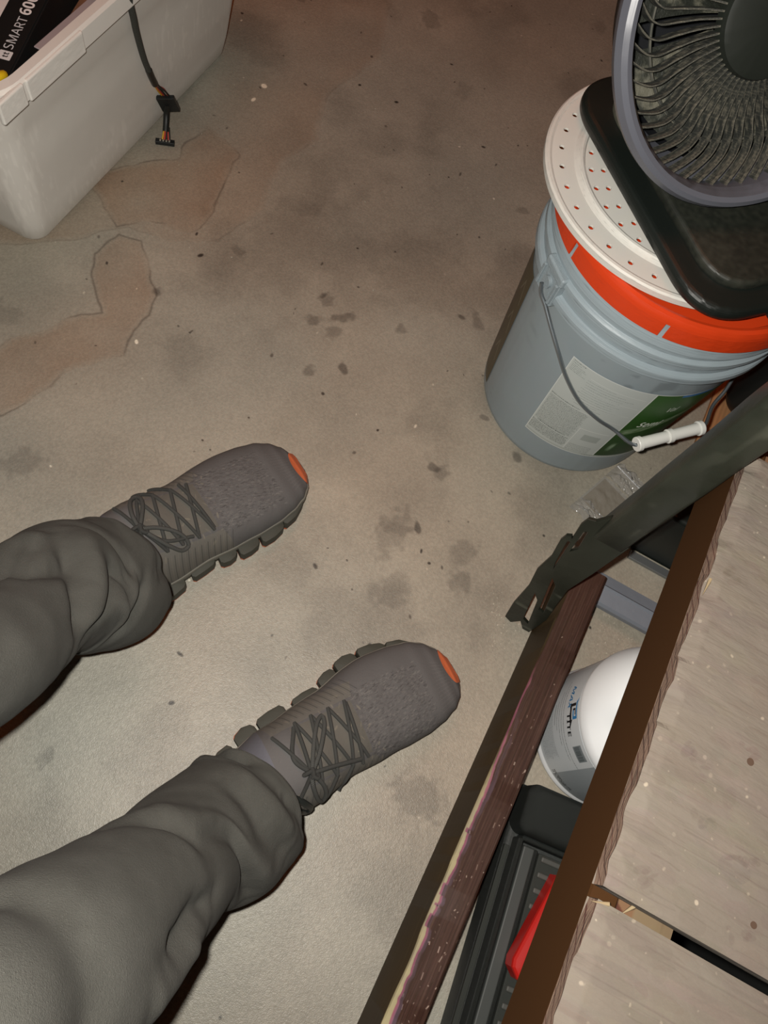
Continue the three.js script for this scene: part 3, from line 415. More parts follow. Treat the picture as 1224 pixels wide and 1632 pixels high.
  const g1 = sh(0.127, 0.152, hh([0.141, 0, -137, 10.9, 33])).translate(0, 0.0058, 0), g2 = sh(0, 0.1155, [...hh([0.109, 0, -167.4, 12.85, 28]), ...hh([0.0955, 0, -179.3, 14.4, 25])]).translate(0, 0.0058, 0);
  const g3 = lathe([[0.1505, 0.0058], [0.1515, 0.0082], [0.154, 0.0094], [0.157, 0.0092], [0.1588, 0.0075], [0.159, 0.0045], [0.1582, 0.0006], [0.1572, 0.0004], [0.157, 0.004], [0.154, 0.006], [0.1505, 0.0058]], 160), g4 = lathe([[0.1275, 0.006], [0.1275, 0.008], [0.125, 0.0092], [0.122, 0.0118], [0.1195, 0.0122], [0.117, 0.011], [0.1152, 0.008], [0.1152, 0.0058], [0.118, 0.0064], [0.1275, 0.006]], 160);
  const dm = std({ map: dataTex(512, 512, (u, v) => { const k = 1 - 0.05 * fbm(u, v, 8, 4) - 0.14 * sstep(0.8, 0.9, vn(u * 128, v * 128, 128)) * sstep(0.5, 0.6, fbm(u, v, 6, 2)); return [214 * k, 212 * k, 204 * k]; }), roughness: 0.55 });
  mesh('disc_plate', merge([creased(g1, 0.4), creased(g2, 0.4), g3, g4]), dm, d);

  // fan
  const FT = 0.347, fan = thing('desk_fan', 'desk fan with a grey ring and a dusty black spiral grille, tilted upward', 'fan', [0.470, 0.3886, -0.605], FT);
  const fl = (x, y, z) => { const dx = x - 0.470, dz = z + 0.605, c = Math.cos(FT), s = Math.sin(FT); return V(dx * c - dz * s, y - 0.3886, dx * s + dz * c); };
  // base: front-left corner sits near (0.40, -0.44)
  const fc = fl(0.385, 0.3886, -0.447), bw = 0.25, bd = 0.29, rs = (x0, x1, z0, z1, r) => { const s = new THREE.Shape(); s.moveTo(x0 + r, -z1); s.lineTo(x1 - r, -z1); s.quadraticCurveTo(x1, -z1, x1, -z1 + r); s.lineTo(x1, -z0 - r); s.quadraticCurveTo(x1, -z0, x1 - r, -z0); s.lineTo(x0 + r, -z0); s.quadraticCurveTo(x0, -z0, x0, -z0 - r); s.lineTo(x0, -z1 + r); s.quadraticCurveTo(x0, -z1, x0 + r, -z1); return s; };
  const slab = (s, y0, h, b) => { const g = new THREE.ExtrudeGeometry(s, { depth: h - 2 * b, bevelEnabled: true, bevelSize: b, bevelThickness: b, bevelSegments: 4, curveSegments: 24 }); g.rotateX(-Math.PI / 2); g.translate(0, y0 + b, 0); return creased(g, 0.5); };
  const x0 = fc.x, z1 = fc.z, glossy = std({ color: 0x151a17, roughness: 0.42, bumpMap: rep(soft, 3, 3), bumpScale: 0.0006 });
  mesh('base', slab(rs(x0 + 0.006, x0 + bw - 0.006, z1 - bd + 0.006, z1 + 0.018, 0.055), 0.0005, 0.016, 0.006), glossy, fan);
  mesh('base_deck', slab(rs(x0 + 0.03, x0 + bw - 0.03, z1 - bd + 0.03, z1 - 0.004, 0.045), 0.014, 0.012, 0.004), dustyBlack, fan);
  mesh('base_rib', slab(rs(x0 + 0.112, x0 + 0.12, z1 - 0.036, z1 + 0.012, 0.003), 0.0, 0.029, 0.0015), dustyBlack, fan);
  mesh('base_foot', slab(rs(x0 + 0.086, x0 + 0.124, z1 + 0.004, z1 + 0.034, 0.003), 0.0, 0.02, 0.002), glossy, fan);
  const head = node('head', fan); const hc = fl(0.402, 0.562, -0.613); head.position.copy(hc);
  { const nrm = V(0.128, 0.49, 0.862).normalize().applyAxisAngle(V(0, 1, 0), -FT); const up = V(0, 1, 0), xx = new THREE.Vector3().crossVectors(up, nrm).normalize(), y2 = new THREE.Vector3().crossVectors(nrm, xx); head.quaternion.setFromRotationMatrix(new THREE.Matrix4().makeBasis(xx, y2, nrm)); }
  const toZ = g => g.rotateX(Math.PI / 2);   // lathe axis to the fan's axis
  mesh('ring', toZ(lathe([[0.1335, -0.028], [0.1335, -0.008], [0.1345, 0.002], [0.138, 0.008], [0.1425, 0.0095], [0.147, 0.007], [0.15, 0.0], [0.1492, -0.006], [0.145, -0.013], [0.139, -0.023], [0.1372, -0.03], [0.124, -0.056], [0.12, -0.05], [0.1335, -0.028]], 128)), std({ color: 0x5c5e66, roughness: 0.34, bumpMap: rep(soft, 2, 2), bumpScale: 0.0002 }), head);
  const off = [[0.24, 8], [0.31, 9], [0.45, 10], [0.6, 11.8], [0.715, 12.7], [0.8, 10.6], [0.88, 6], [0.985, 0], [1, -1.2]], R0 = 0.136;
  const smoothOff = t => { let s = 0, w = 0; for (let k = -6; k <= 6; k++) { const g = Math.exp(-((k / 3) ** 2)); s += g * table(off, t + k * 0.014); w += g; } return s / w; };
  const N = 54, ribMat = std({ map: dataTex(256, 128, (u, v) => { const d = sstep(0.4, 0.7, fbm(u, v, 12, 4)), st = sstep(0.55, 0.8, vn(u * 128, v * 8, 128)), k = clamp(0.55 * d + 0.25 * st); return [lerp(44, 128, k), lerp(46, 122, k), lerp(42, 106, k)]; }), roughness: 0.75 });
  const rib = (() => { const s = 40, pos = [], uv = []; const C = i => { const t = lerp(0.325, 1, i / s), a = deg(smoothOff(t)), r = t * R0, z = -0.013 - 0.012 * Math.sin(Math.PI * (t - 0.25) / 0.75) * 0.9 - 0.004 * (1 - t); return [r * Math.cos(a), r * Math.sin(a), z]; };
    const ptsv = []; for (let i = 0; i <= s; i++) { const a = C(Math.max(0, i - 1)), b = C(Math.min(s, i + 1)), c = C(i), dx = b[0] - a[0], dy = b[1] - a[1], l = Math.hypot(dx, dy), nx = -dy / l * 0.00075, ny = dx / l * 0.00075, dp = 0.012; ptsv.push([[c[0] + nx, c[1] + ny, c[2]], [c[0] - nx, c[1] - ny, c[2]], [c[0] - nx, c[1] - ny, c[2] - dp], [c[0] + nx, c[1] + ny, c[2] - dp]]); }
    for (let i = 0; i < s; i++) for (let k = 0; k < 4; k++) { const A = ptsv[i][k], B = ptsv[i][(k + 1) % 4], C2 = ptsv[i + 1][(k + 1) % 4], D = ptsv[i + 1][k]; pos.push(...A, ...C2, ...B, ...A, ...D, ...C2); const u0 = i / s, u1 = (i + 1) / s, v0 = k / 4, v1 = (k + 1) / 4; uv.push(u0, v0, u1, v1, u0, v1, u0, v0, u1, v0, u1, v1); }
    const g = new THREE.BufferGeometry(); g.setAttribute('position', new THREE.Float32BufferAttribute(pos, 3)); g.setAttribute('uv', new THREE.Float32BufferAttribute(uv, 2)); g.computeVertexNormals(); return g; })();
  for (let i = 0; i < N; i++) { const m = mesh('grille_rib', rib, ribMat, head); m.rotation.z = i / N * Math.PI * 2; }
  mesh('grille_hub', toZ(lathe([[0, -0.012], [0.039, -0.0125], [0.0445, -0.0145], [0.046, -0.018], [0.046, -0.028], [0.04, -0.03]], 64)), std({ color: 0x20241f, roughness: 0.5 }), head);
  mesh('grille_hoop', new THREE.TorusGeometry(0.1, 0.0016, 6, 120).translate(0, 0, -0.037), ribMat, head);
  for (let i = 0; i < 5; i++) { const g = grid(14, 10, (u, v) => { const r = lerp(0.03, 0.114, u), a = deg(i * 72 + 12) + (v - 0.5) * lerp(0.8, 1.05, u); return [r * Math.cos(a), r * Math.sin(a), -0.05 + (v - 0.5) * 0.018, u, v]; }); mesh('blade', g, dustyBlack, head); }
  mesh('back_shell', toZ(lathe([[0.124, -0.055], [0.112, -0.085], [0.08, -0.115], [0, -0.12]], 64)), std({ color: 0x14161a, roughness: 0.6 }), head);
  // stem between base and ring
  mesh('stem', box(0.05, 0.05, 0.05, 0.045, 0.045, -0.02, 0.01, 3), glossy, fan);
}
//__MORE__
// ───────── under the bench: jug, tool case, crates, plastic bag ─────────
{
  const jug = thing('jug', 'white plastic jug with a grey printed label under the bench', 'jug', [0.433, 0, -0.092]);
  const white = std({ color: 0xf0f3f4, roughness: 0.38 });
  const R = 0.0835, g = new THREE.LatheGeometry([[0, 0.003], [0.07, 0.003], [0.076, 0.0008], [0.082, 0.003], [0.0852, 0.008], [0.0855, 0.0125], [0.0838, 0.0165], [R - 0.0002, 0.019], [R - 0.0002, 0.08], [R - 0.0002, 0.139], [0.0845, 0.1415], [0.0843, 0.148], [0.0825, 0.16], [0.079, 0.176], [0.0735, 0.192], [0.066, 0.207], [0.056, 0.221], [0.044, 0.232], [0.032, 0.24], [0.0235, 0.245], [0.021, 0.25], [0.021, 0.268]].map(p => new THREE.Vector2(...p)), 96);
  { const p = g.attributes.position; for (let i = 0; i < p.count; i++) { const x = p.getX(i), y = p.getY(i), z = p.getZ(i); const a = Math.atan2(z, x), d = Math.atan2(Math.sin(a - 2.86), Math.cos(a - 2.86)); const k = 0.011 * Math.exp(-((d / 0.36) ** 2)) * sstep(0.155, 0.185, y) * sstep(0.262, 0.235, y), r = Math.hypot(x, z); if (r > 0.01) p.setXYZ(i, x * (1 - k / r), y - k * 0.5, z * (1 - k / r)); } g.computeVertexNormals(); }
  mesh('body', g, white, jug);
  mesh('cap', lathe([[0.0, 0.272], [0.023, 0.272], [0.024, 0.27], [0.024, 0.252], [0.0215, 0.252]], 40), std({ color: 0x2a6fb0, roughness: 0.4 }), jug);
  mesh('handle', tube([[-0.02, 0.243, 0.0], [-0.045, 0.252, 0.004], [-0.07, 0.236, 0.01], [-0.079, 0.2, 0.012], [-0.0775, 0.176, 0.012]].map(p => { const c = Math.cos(0.9), s = Math.sin(0.9); return [-(p[0] * c - p[2] * s), p[1], p[0] * s + p[2] * c]; }), 0.009, 40, 12), white, jug);
  const lab = canvasTex(2048, 1200, (c, w, h) => {   // from -128 deg to -268 deg, 0.0205 m to 0.1385 m
    const r = rng(44), X = a => (-128 - a) / 140 * w, Y = y => (0.1385 - y) / 0.118 * h;
    c.fillStyle = '#d2d7d9'; c.fillRect(0, 0, w, h);
    c.save(); c.translate(X(-147), Y(0.1085)); c.rotate(0.035); c.fillStyle = '#2b78ae'; c.font = 'bold italic 128px sans-serif'; c.fillText('MAX', 0, 0); c.fillStyle = '#1c2022'; c.font = 'bold 128px sans-serif'; c.fillText('TITE', 335, 0); c.restore();
    // squared spiral emblem in blue and black
    c.save(); c.translate(X(-160), Y(0.1375)); c.fillStyle = '#2f7fb8'; c.beginPath(); c.moveTo(0, 0); c.lineTo(60, 34); c.lineTo(232, 34); c.lineTo(232, 150); c.lineTo(120, 150); c.lineTo(120, 118); c.lineTo(200, 118); c.lineTo(200, 66); c.lineTo(44, 66); c.closePath(); c.fill();
    c.fillStyle = '#16191a'; c.beginPath(); c.moveTo(52, 74); c.lineTo(86, 74); c.lineTo(86, 182); c.lineTo(232, 182); c.lineTo(232, 158); c.lineTo(316, 226); c.lineTo(52, 226); c.closePath(); c.fill(); c.fillRect(112, 74, 74, 20); c.fillRect(112, 74, 22, 70); c.restore();
    c.fillStyle = '#41484a'; const line = (x, y, L, s) => { let q = x; while (q < x + L) { const ww = 5 + 20 * r(); c.globalAlpha = 0.5 + 0.4 * r(); c.fillRect(q, y, Math.min(ww, x + L - q), s); q += ww + 5; } c.globalAlpha = 1; };
    line(X(-146), Y(0.097), 980, 12); line(X(-141), Y(0.0905), 930, 11); line(X(-150), Y(0.084), 620, 10); line(X(-158), Y(0.0775), 330, 10); c.fillRect(X(-160), Y(0.071), 240, 9);
    c.fillStyle = '#767e80'; for (let y = Y(0.064); y < Y(0.026); y += 15) line(X(-135) + 20 * r(), y, 900 + 60 * r(), 6);
    // bar code box
    c.fillStyle = '#7f878a'; c.fillRect(X(-195), Y(0.1305), 180, 210); c.fillStyle = '#4d5557'; for (let i = 0; i < 30; i++) c.fillRect(X(-195) + 12 + i * 5.2, Y(0.1255), 1.5 + 3 * r(), 130);
    // dark grey panel
    c.fillStyle = '#9aa1a4'; c.fillRect(X(-212), 0, w, h); for (let i = 0; i < 2600; i++) { c.fillStyle = `rgba(${r() < 0.5 ? '190,198,200' : '84,92,96'},${0.1 + 0.2 * r()})`; c.fillRect(X(-213) + r() * 900, r() * h, 3 + 4 * r(), 2); }
    c.fillStyle = '#2c3234'; for (let k = 0; k < 4; k++) for (let i = 0; i < 18; i++) if (r() < 0.75) c.fillRect(X(-209) + i * 17, Y(0.0345) + k * 24, 13, 17);
  });
  const patch = grid(70, 3, (u, v) => { const a = (-128 - 140 * u) * Math.PI / 180, y = lerp(0.0205, 0.1385, v); return [(R + 0.0004) * Math.cos(a), y, (R + 0.0004) * Math.sin(a), u, v]; }, true);
  mesh('label', patch, std({ map: lab, roughness: 0.4 }), jug).userData.label = 'grey label with blue and black lettering and small print';

  // tool case
  const tc = benchThing('tool_case', 'black plastic tool case with a ribbed lid and a red handle beside the lower rail', 'tool case', 0.2625, 0.179, 0.107);
  const knurl = dataTex(128, 128, (u, v, x, y) => { const a = Math.sin(u * 6.283 * 16) * Math.sin(v * 6.283 * 16), g = 120 + 110 * a; return [g, g, g]; }, false);
  const kn = rep(knurl, 14, 14), tm = std({ color: 0x1b201d, roughness: 0.5, bumpMap: rep(grain, 6, 6), bumpScale: 0.0003 }), km = std({ color: 0x3a3e3a, roughness: 0.6, bumpMap: kn, bumpScale: 0.0006 });
  mesh('case_body', box(0.2, 0.04, 0.6, 0.1, 0.0205, 0.3, 0.006, 3), tm, tc);
  mesh('corner_block', box(0.2, 0.083, 0.055, 0.1, 0.0415, 0.0275, 0.012, 5), tm, tc);
  const bar = (n, a, b, y0, y1, z0, z1, m, r = 0.0022) => mesh(n, box(b - a, y1 - y0, z1 - z0, (a + b) / 2, (y0 + y1) / 2, (z0 + z1) / 2, r, 3), m, tc);
  bar('lid_frame', 0.0075, 0.0135, 0.04, 0.0635, 0.0585, 0.59, tm, 0.0025);
  bar('lid_frame', 0.0115, 0.195, 0.04, 0.0635, 0.055, 0.061, tm, 0.0025);
  bar('lid_border', 0.016, 0.0295, 0.04, 0.0605, 0.0645, 0.59, std({ color: 0x3d413f, roughness: 0.55 }), 0.002);
  bar('lid_border', 0.0305, 0.034, 0.04, 0.057, 0.0645, 0.59, tm, 0.001);
  const pg = box(0.15, 0.0165, 0.52, 0.111, 0.0495, 0.326, 0.0015); { const p = pg.attributes.position, uv = pg.attributes.uv; for (let i = 0; i < p.count; i++) uv.setXY(i, p.getX(i) * 5, p.getZ(i) * 5); }
  mesh('lid_panel', pg, km, tc);
  { const sg = box(0.006, 0.006, 0.52, 0.0028, 0.0425, 0.33, 0.001), p = sg.attributes.position, uv = sg.attributes.uv; for (let i = 0; i < p.count; i++) uv.setXY(i, p.getX(i) * 5, p.getZ(i) * 5); mesh('lid_flange', sg, km, tc); }
  const rg = box(0.024, 0.004, 0.0062, 0, 0, 0, 0.0019, 3), ribm = std({ color: 0x484945, roughness: 0.6 });
  for (let i = 0; i < 24; i++) { const m = mesh('rib', rg, ribm, tc); m.position.set(0.051, 0.0585, 0.071 + i * 0.0162); }
  { const P = [[0.051, 0.082], [0.0285, 0.172], [0.0295, 0.18], [0.0385, 0.189], [0.07, 0.186], [0.085, 0.08]], sh = new THREE.Shape(P.map(p => new THREE.Vector2(p[0], -p[1]))), hg = new THREE.ExtrudeGeometry(sh, { depth: 0.019, bevelEnabled: true, bevelSize: 0.006, bevelOffset: -0.006, bevelThickness: 0.005, bevelSegments: 3 }); hg.rotateX(-Math.PI / 2); hg.translate(0, 0.0632, 0); mesh('handle', creased(hg, 0.3), std({ color: 0xb3201a, roughness: 0.32 }), tc).userData.label = 'red handle'; }

  const uc = benchThing('black_crate', 'black plastic crate deep under the planks, glimpsed through the gap between two boards', 'crate', 0.848, 0.062, 0.107);
  mesh('crate_body', box(0.71, 0.3, 0.5, 0, 0.151, 0, 0.02, 4), std({ color: 0x0d0f0e, roughness: 0.7 }), uc); mesh('crate_rim', box(0.73, 0.02, 0.52, 0, 0.3, 0, 0.006, 3), std({ color: 0x0d0f0e, roughness: 0.6 }), uc);
  // black case behind the corner post
  const c1 = benchThing('black_case', 'low black plastic case with a grey metal edge strip behind the corner post', 'case', 0.329, 0.615);
  mesh('shell', box(0.082, 0.12, 0.14, -0.001, 0.061, 0.0, 0.006, 3), std({ color: 0x171c19, roughness: 0.4 }), c1);
  mesh('edge_strip', box(0.088, 0.006, 0.012, 0.006, 0.0035, 0.0785, 0.001), std({ color: 0x8b8f90, metalness: 0.7, roughness: 0.4 }), c1);
  // cardboard and a black tote beside the bucket
  const cb = benchThing('cardboard_sheet', 'brown cardboard sheet lying on the floor right of the bucket', 'cardboard', 0.42, 0.945);
  const kraft = std({ map: dataTex(128, 256, (u, v) => { const k = 0.92 + 0.14 * fbm(u, v, 8, 4) + 0.05 * Math.sin(u * 6.283 * 30); return [172 * k, 124 * k, 82 * k]; }), roughness: 0.9 });
  mesh('panel', box(0.2, 0.007, 0.5, 0, 0.0038, 0, 0.001), kraft, cb); mesh('fold_line', box(0.002, 0.0012, 0.5, -0.04, 0.0074, 0, 0.0005), kraft, cb);
  const tb = benchThing('black_tote', 'black rounded tote standing on the cardboard behind the bucket', 'tote', 0.475, 0.93);
  mesh('tote_body', box(0.3, 0.26, 0.22, 0, 0.14, 0, 0.035, 6), std({ color: 0x101312, roughness: 0.5 }), tb); mesh('tote_rim', box(0.312, 0.016, 0.232, 0, 0.262, 0, 0.007, 3), std({ color: 0x101312, roughness: 0.4 }), tb);
  // clear bag
  const bag = thing('plastic_bag', 'small clear plastic zip bag with shiny crumpled ends on the floor by the post', 'bag', [0.487, 0, -0.418], 0.72);
  const film = phys({ color: 0xf2f2f2, roughness: 0.08, transmission: 0.88, thickness: 0, ior: 1.45 });
  const crump = (x0, x1, seed, amp) => grid(26, 26, (a, b) => { const x = lerp(x0, x1, a), z = (b - 0.5) * 0.062; const e = Math.sin(Math.PI * b) ** 0.5; return [x + 0.002 * vn(b * 9, seed, 4096), 0.0016 + e * amp * (0.25 + 1.1 * Math.abs(fbm(a + seed * 0.1, b, 5, 3) - 0.45) * 3 + 0.4 * vn(a * 7 + seed, b * 5, 4096)), z, a, b]; });
  mesh('film', crump(0.024, 0.058, 3, 0.011), film, bag); mesh('film', crump(-0.056, -0.03, 7, 0.01), film, bag); mesh('film', crump(-0.031, 0.025, 5, 0.003), film, bag);
  mesh('zip_strip', box(0.0025, 0.0016, 0.06, 0.047, 0.011, 0, 0.0007), phys({ color: 0xe8e8e8, roughness: 0.2, transmission: 0.6, thickness: 0 }), bag);
  mesh('card_insert', box(0.052, 0.0008, 0.056, -0.003, 0.0008, 0, 0.0003), std({ color: 0x7d7058, roughness: 0.8 }), bag);
}

// ───────── the seated person: trousers and trail shoes ─────────
{
  const RL = [[0.0171, 0.085, -0.0255, 0.057], [0.0016, 0.105, -0.0062, 0.0683], [-0.0174, 0.13, 0.0122, 0.0688], [-0.05, 0.175, 0.0294, 0.0593], [-0.0669, 0.225, 0.0507, 0.058], [-0.0825, 0.265, 0.0648, 0.0625], [-0.1057, 0.325, 0.0851, 0.0672], [-0.1314, 0.38, 0.1071, 0.0738]];
  const LL = [[-0.1377, 0.09, -0.2588, 0.045], [-0.147, 0.105, -0.2503, 0.059], [-0.1585, 0.125, -0.2295, 0.0702], [-0.1759, 0.15, -0.2156, 0.069], [-0.1906, 0.18, -0.2034, 0.0675], [-0.1969, 0.215, -0.1765, 0.057], [-0.2002, 0.26, -0.1423, 0.0518], [-0.2075, 0.31, -0.1121, 0.0522], [-0.2214, 0.37, -0.0739, 0.0523]];
  const up1 = [[-0.168, 0.44, 0.136, 0.078], [-0.215, 0.485, 0.17, 0.082], [-0.285, 0.505, 0.215, 0.084], [-0.38, 0.515, 0.265, 0.09], [-0.5, 0.52, 0.325, 0.098]], up2 = [[-0.245, 0.44, -0.028, 0.066], [-0.29, 0.485, 0.0, 0.076], [-0.36, 0.505, 0.045, 0.082], [-0.46, 0.515, 0.1, 0.088], [-0.58, 0.52, 0.165, 0.098]];
  // folds: points (ring, angle), amplitude, width in ring units, sharp side
  const RF = [[[[4.59, 1.24], [4.0, 0.65], [3.76, 0.0], [3.0, -0.39], [2.41, -0.79], [2.06, -1.37]], 0.0045, 0.30], [[[5.0, 1.1], [4.4, 0.6], [4.1, 0.0], [3.4, -0.42], [2.7, -0.85], [2.3, -1.4]], -0.005, 0.26], [[[2.59, 0.72], [2.47, 0.26], [2.35, -0.26], [2.06, -0.65], [1.8, -1.0]], -0.0055, 0.22], [[[2.2, 0.7], [2.1, 0.2], [1.9, -0.3], [1.6, -0.8]], 0.004, 0.22], [[[5.88, -0.72], [5.47, -0.7], [5.06, -0.6], [4.3, -0.72]], -0.008, 0.3], [[[6.4, -0.9], [5.7, -1.0], [5.0, -0.95]], 0.006, 0.35], [[[0.7, 1.5], [1.3, 0.9], [1.4, 0.6], [1.2, 0.35]], -0.006, 0.22], [[[3.4, -0.2], [2.9, -0.55], [2.5, -1.0], [2.3, -1.4]], -0.005, 0.18], [[[7.6, 1.2], [7.0, 0.7], [6.9, 0.2], [7.0, -0.3], [7.3, -0.9]], -0.005, 0.3], [[[8.2, 1.2], [7.7, 0.6], [7.6, 0], [7.8, -0.6]], 0.006, 0.4], [[[1.5, -0.2], [1.2, -0.6], [1.0, -1.1]], -0.004, 0.2]];
  const LF = [[[[6.2, 0.6], [5.51, 0.39], [5.6, 0.0], [5.38, -0.33], [5.0, -0.4]], -0.008, 0.3], [[[5.0, 0.9], [4.7, 0.4], [4.75, 0.05]], 0.007, 0.4], [[[4.3, 0.15], [4.9, -0.4], [5.4, -0.85], [5.7, -1.2], [5.8, -1.6]], -0.008, 0.28], [[[3.9, 0.1], [4.4, -0.45], [4.9, -0.95], [5.2, -1.3], [5.6, -1.7]], 0.006, 0.28], [[[3.6, -0.45], [4.1, -0.8], [4.5, -1.15], [5.0, -1.5], [5.6, -1.8]], -0.008, 0.2], [[[3.0, -0.4], [3.5, -0.85], [3.9, -1.25], [4.4, -1.6]], 0.005, 0.25], [[[2.5, -0.5], [2.9, -1.0], [3.3, -1.5]], -0.006, 0.2], [[[3.9, 0.35], [3.4, -0.05], [2.9, -0.5]], -0.0045, 0.2], [[[2.2, 0.6], [1.9, 0.0], [1.7, -0.6]], 0.003, 0.3], [[[2.0, -0.6], [1.4, -1.0], [1.2, -1.4]], -0.005, 0.25]];
  const cr = (A, t) => { const n = A.length; t = clamp(t, 0, n - 1 - 1e-6); const i = Math.floor(t), g = t - i, p = [A[Math.max(i - 1, 0)], A[i], A[Math.min(i + 1, n - 1)], A[Math.min(i + 2, n - 1)]]; return p[0].map((_, k) => 0.5 * (2 * p[1][k] + (p[2][k] - p[0][k]) * g + (2 * p[0][k] - 5 * p[1][k] + 4 * p[2][k] - p[3][k]) * g * g + (3 * p[1][k] - p[0][k] - 3 * p[2][k] + p[3][k]) * g ** 3)); };
  function leg(rg, folds, seed, trim) {
    const n = rg.length, frame = u => { const p = cr(rg, u), a = cr(rg, Math.min(u + 0.05, n - 1)), b = cr(rg, Math.max(u - 0.05, 0)); const T = V(a[0] - b[0], a[1] - b[1], a[2] - b[2]).normalize(); const S = new THREE.Vector3().crossVectors(V(0, -1, 0), T).normalize(), N = new THREE.Vector3().crossVectors(S, T); if (N.y < 0 && u < 7.5) N.negate(); return [p, S, N]; };
    const seg = (px, py, ax, ay, bx, by) => { const t = clamp(((px - ax) * (bx - ax) + (py - ay) * (by - ay)) / ((bx - ax) ** 2 + (by - ay) ** 2)); return [Math.hypot(px - ax - t * (bx - ax), py - ay - t * (by - ay)), t]; };
    const disp = (u, th) => {
      let s = 0; const m = 1.35;   // one radian of angle weighs like 1.35 rings
      for (const [P, A, w] of folds) { let best = 9, bt = 0; for (let i = 0; i + 1 < P.length; i++) { const [d, t] = seg(u, th * m, P[i][0], P[i][1] * m, P[i + 1][0], P[i + 1][1] * m); if (d < best) { best = d; bt = (i + t) / (P.length - 1); } } s += 1.45 * A * Math.exp(-((best / (0.85 * w)) ** 2)) * (0.35 + 0.65 * sstep(0, 0.2, bt) * sstep(1, 0.8, bt)); }
      const cs = Math.cos(th), sn = Math.sin(th);
      s += 0.0035 * (vn(u * 1.1 + seed, cs * 1.3 + sn * 0.7 + 9, 4096) - 0.5) + 0.002 * (vn(u * 2.6 + seed, cs * 2.4 - sn * 1.7 + 20, 4096) - 0.5);
      return s; };
    let V0 = 0; const NU = 210, NT = 150;
    return grid(NU, NT, (a, b) => {
      const th = (b * 2 - 1) * Math.PI; let u = (a - 0.06) / 0.94 * (n - 1 - trim), ins = 0;
      if (u < 0) { const k = clamp(-u / (0.064 * (n - 1))); ins = k < 0.12 ? 0.0022 * k / 0.12 : 0.0022; u = k < 0.12 ? 0 : (k - 0.12) * 0.9; } const u0 = u; u += trim;   // hem turned inside
      const [p, S, N] = frame(u);
      const d = disp(u, th), r = p[3] + d - ins + (u0 < 0.1 && !ins ? 0.001 * sstep(0.1, 0.0, u0) : 0), q = r * Math.sin(th), w = r * 0.95 * Math.cos(th);
      const droop = u < 2 ? (1 - u / 2) ** 1.5 * 0.028 * sstep(0.2, -1, Math.cos(th)) : 0;
      return [p[0] + S.x * q + N.x * w, Math.max(0.004, p[1] + S.y * q + N.y * w - droop), p[2] + S.z * q + N.z * w, u * 0.6, b * 3];
    });
  }
  const person = thing('person', 'seated person from the hips down in grey trousers and grey laced trail shoes', 'person', [-0.09, 0, -0.08]);
  const home = g => g.translate(0.09, 0, 0.08);
  const cloth = dataTex(512, 512, (u, v, x, y) => { const w = ((x + y) % 4 < 2 ? 6 : -4) + 12 * (H[(x * 71 + y * 1237) & 65535] - 0.5), b = 14 * (fbm(u, v, 6, 4) - 0.5), l = H[(x * 331 + y * 7919) & 65535] > 0.9994 ? 50 : 0; return [68 + w + b + l, 68 + w + b + l, 63 + w + b + l]; });
  const trm = std({ map: cloth, roughness: 0.95, bumpMap: rep(grain, 2, 2), bumpScale: 0.0005 });
  const hips = new THREE.SphereGeometry(1, 40, 28).scale(0.15, 0.125, 0.2).rotateY(0.585).translate(-0.6, 0.535, 0.285);
  mesh('trousers', home(merge([leg([...RL, ...up1], RF, 3, 1.0), leg([...LL, ...up2], LF, 40, 1.5), hips])), trm, person).userData.label = 'loose grey trousers bunched at the ankles';

  const upTex = canvasTex(1024, 512, (c, w, h) => {   // x: heel to toe 0.32 m; y: across, 0.16 m
    const r = rng(17), X = x => x / 0.32 * w, Y = l => (0.5 - l / 0.16) * h; c.fillStyle = '#5c5a59'; c.fillRect(0, 0, w, h);
    for (let i = 0; i < 5000; i++) { c.fillStyle = `rgba(${r() < 0.5 ? '64,62,62' : '118,114,110'},${0.05 + 0.08 * r()})`; c.fillRect(r() * w, r() * h, 1 + 4 * r(), 1 + 2 * r()); }
    // knitted zone over the toes
    for (let i = 0; i < 620; i++) { const x = X(0.165 + 0.09 * r()), y = Y((r() - 0.5) * 0.078); c.strokeStyle = `rgba(${r() < 0.5 ? '52,50,50' : '126,122,118'},0.35)`; c.lineWidth = 2.5; c.beginPath(); c.moveTo(x, y); c.quadraticCurveTo(x + 6, y - 5, x + 11, y + 2); c.stroke(); }
    // dusty, striped panels under the laces
    for (const s of [-1, 1]) { c.fillStyle = 'rgba(108,104,93,0.5)'; c.beginPath(); c.moveTo(X(0.07), Y(s * 0.032)); c.lineTo(X(0.168), Y(s * 0.034)); c.lineTo(X(0.176), Y(s * 0.05)); c.lineTo(X(0.06), Y(s * 0.06)); c.closePath(); c.fill();
      for (let k = 0; k < 26; k++) { const x = 0.062 + k * 0.0042; c.strokeStyle = k % 2 ? 'rgba(52,51,49,0.6)' : 'rgba(122,116,102,0.4)'; c.lineWidth = 2.4; c.beginPath(); c.moveTo(X(x), Y(s * 0.058)); c.lineTo(X(x + 0.012), Y(s * 0.038)); c.stroke(); } }
    c.fillStyle = 'rgba(96,91,80,0.55)'; c.fillRect(X(0.09), Y(0.03), X(0.075), Y(-0.03) - Y(0.03));
    for (let i = 0; i < 60; i++) { c.fillStyle = `rgba(158,148,124,${0.1 + 0.25 * r()})`; c.beginPath(); c.ellipse(X(0.09 + 0.09 * r()), Y((r() - 0.5) * 0.09), 3 + 9 * r(), 1 + 3 * r(), r() * 3, 0, 7); c.fill(); }
    c.fillStyle = 'rgba(98,98,106,0.8)'; c.fillRect(0, 0, X(0.06), h);
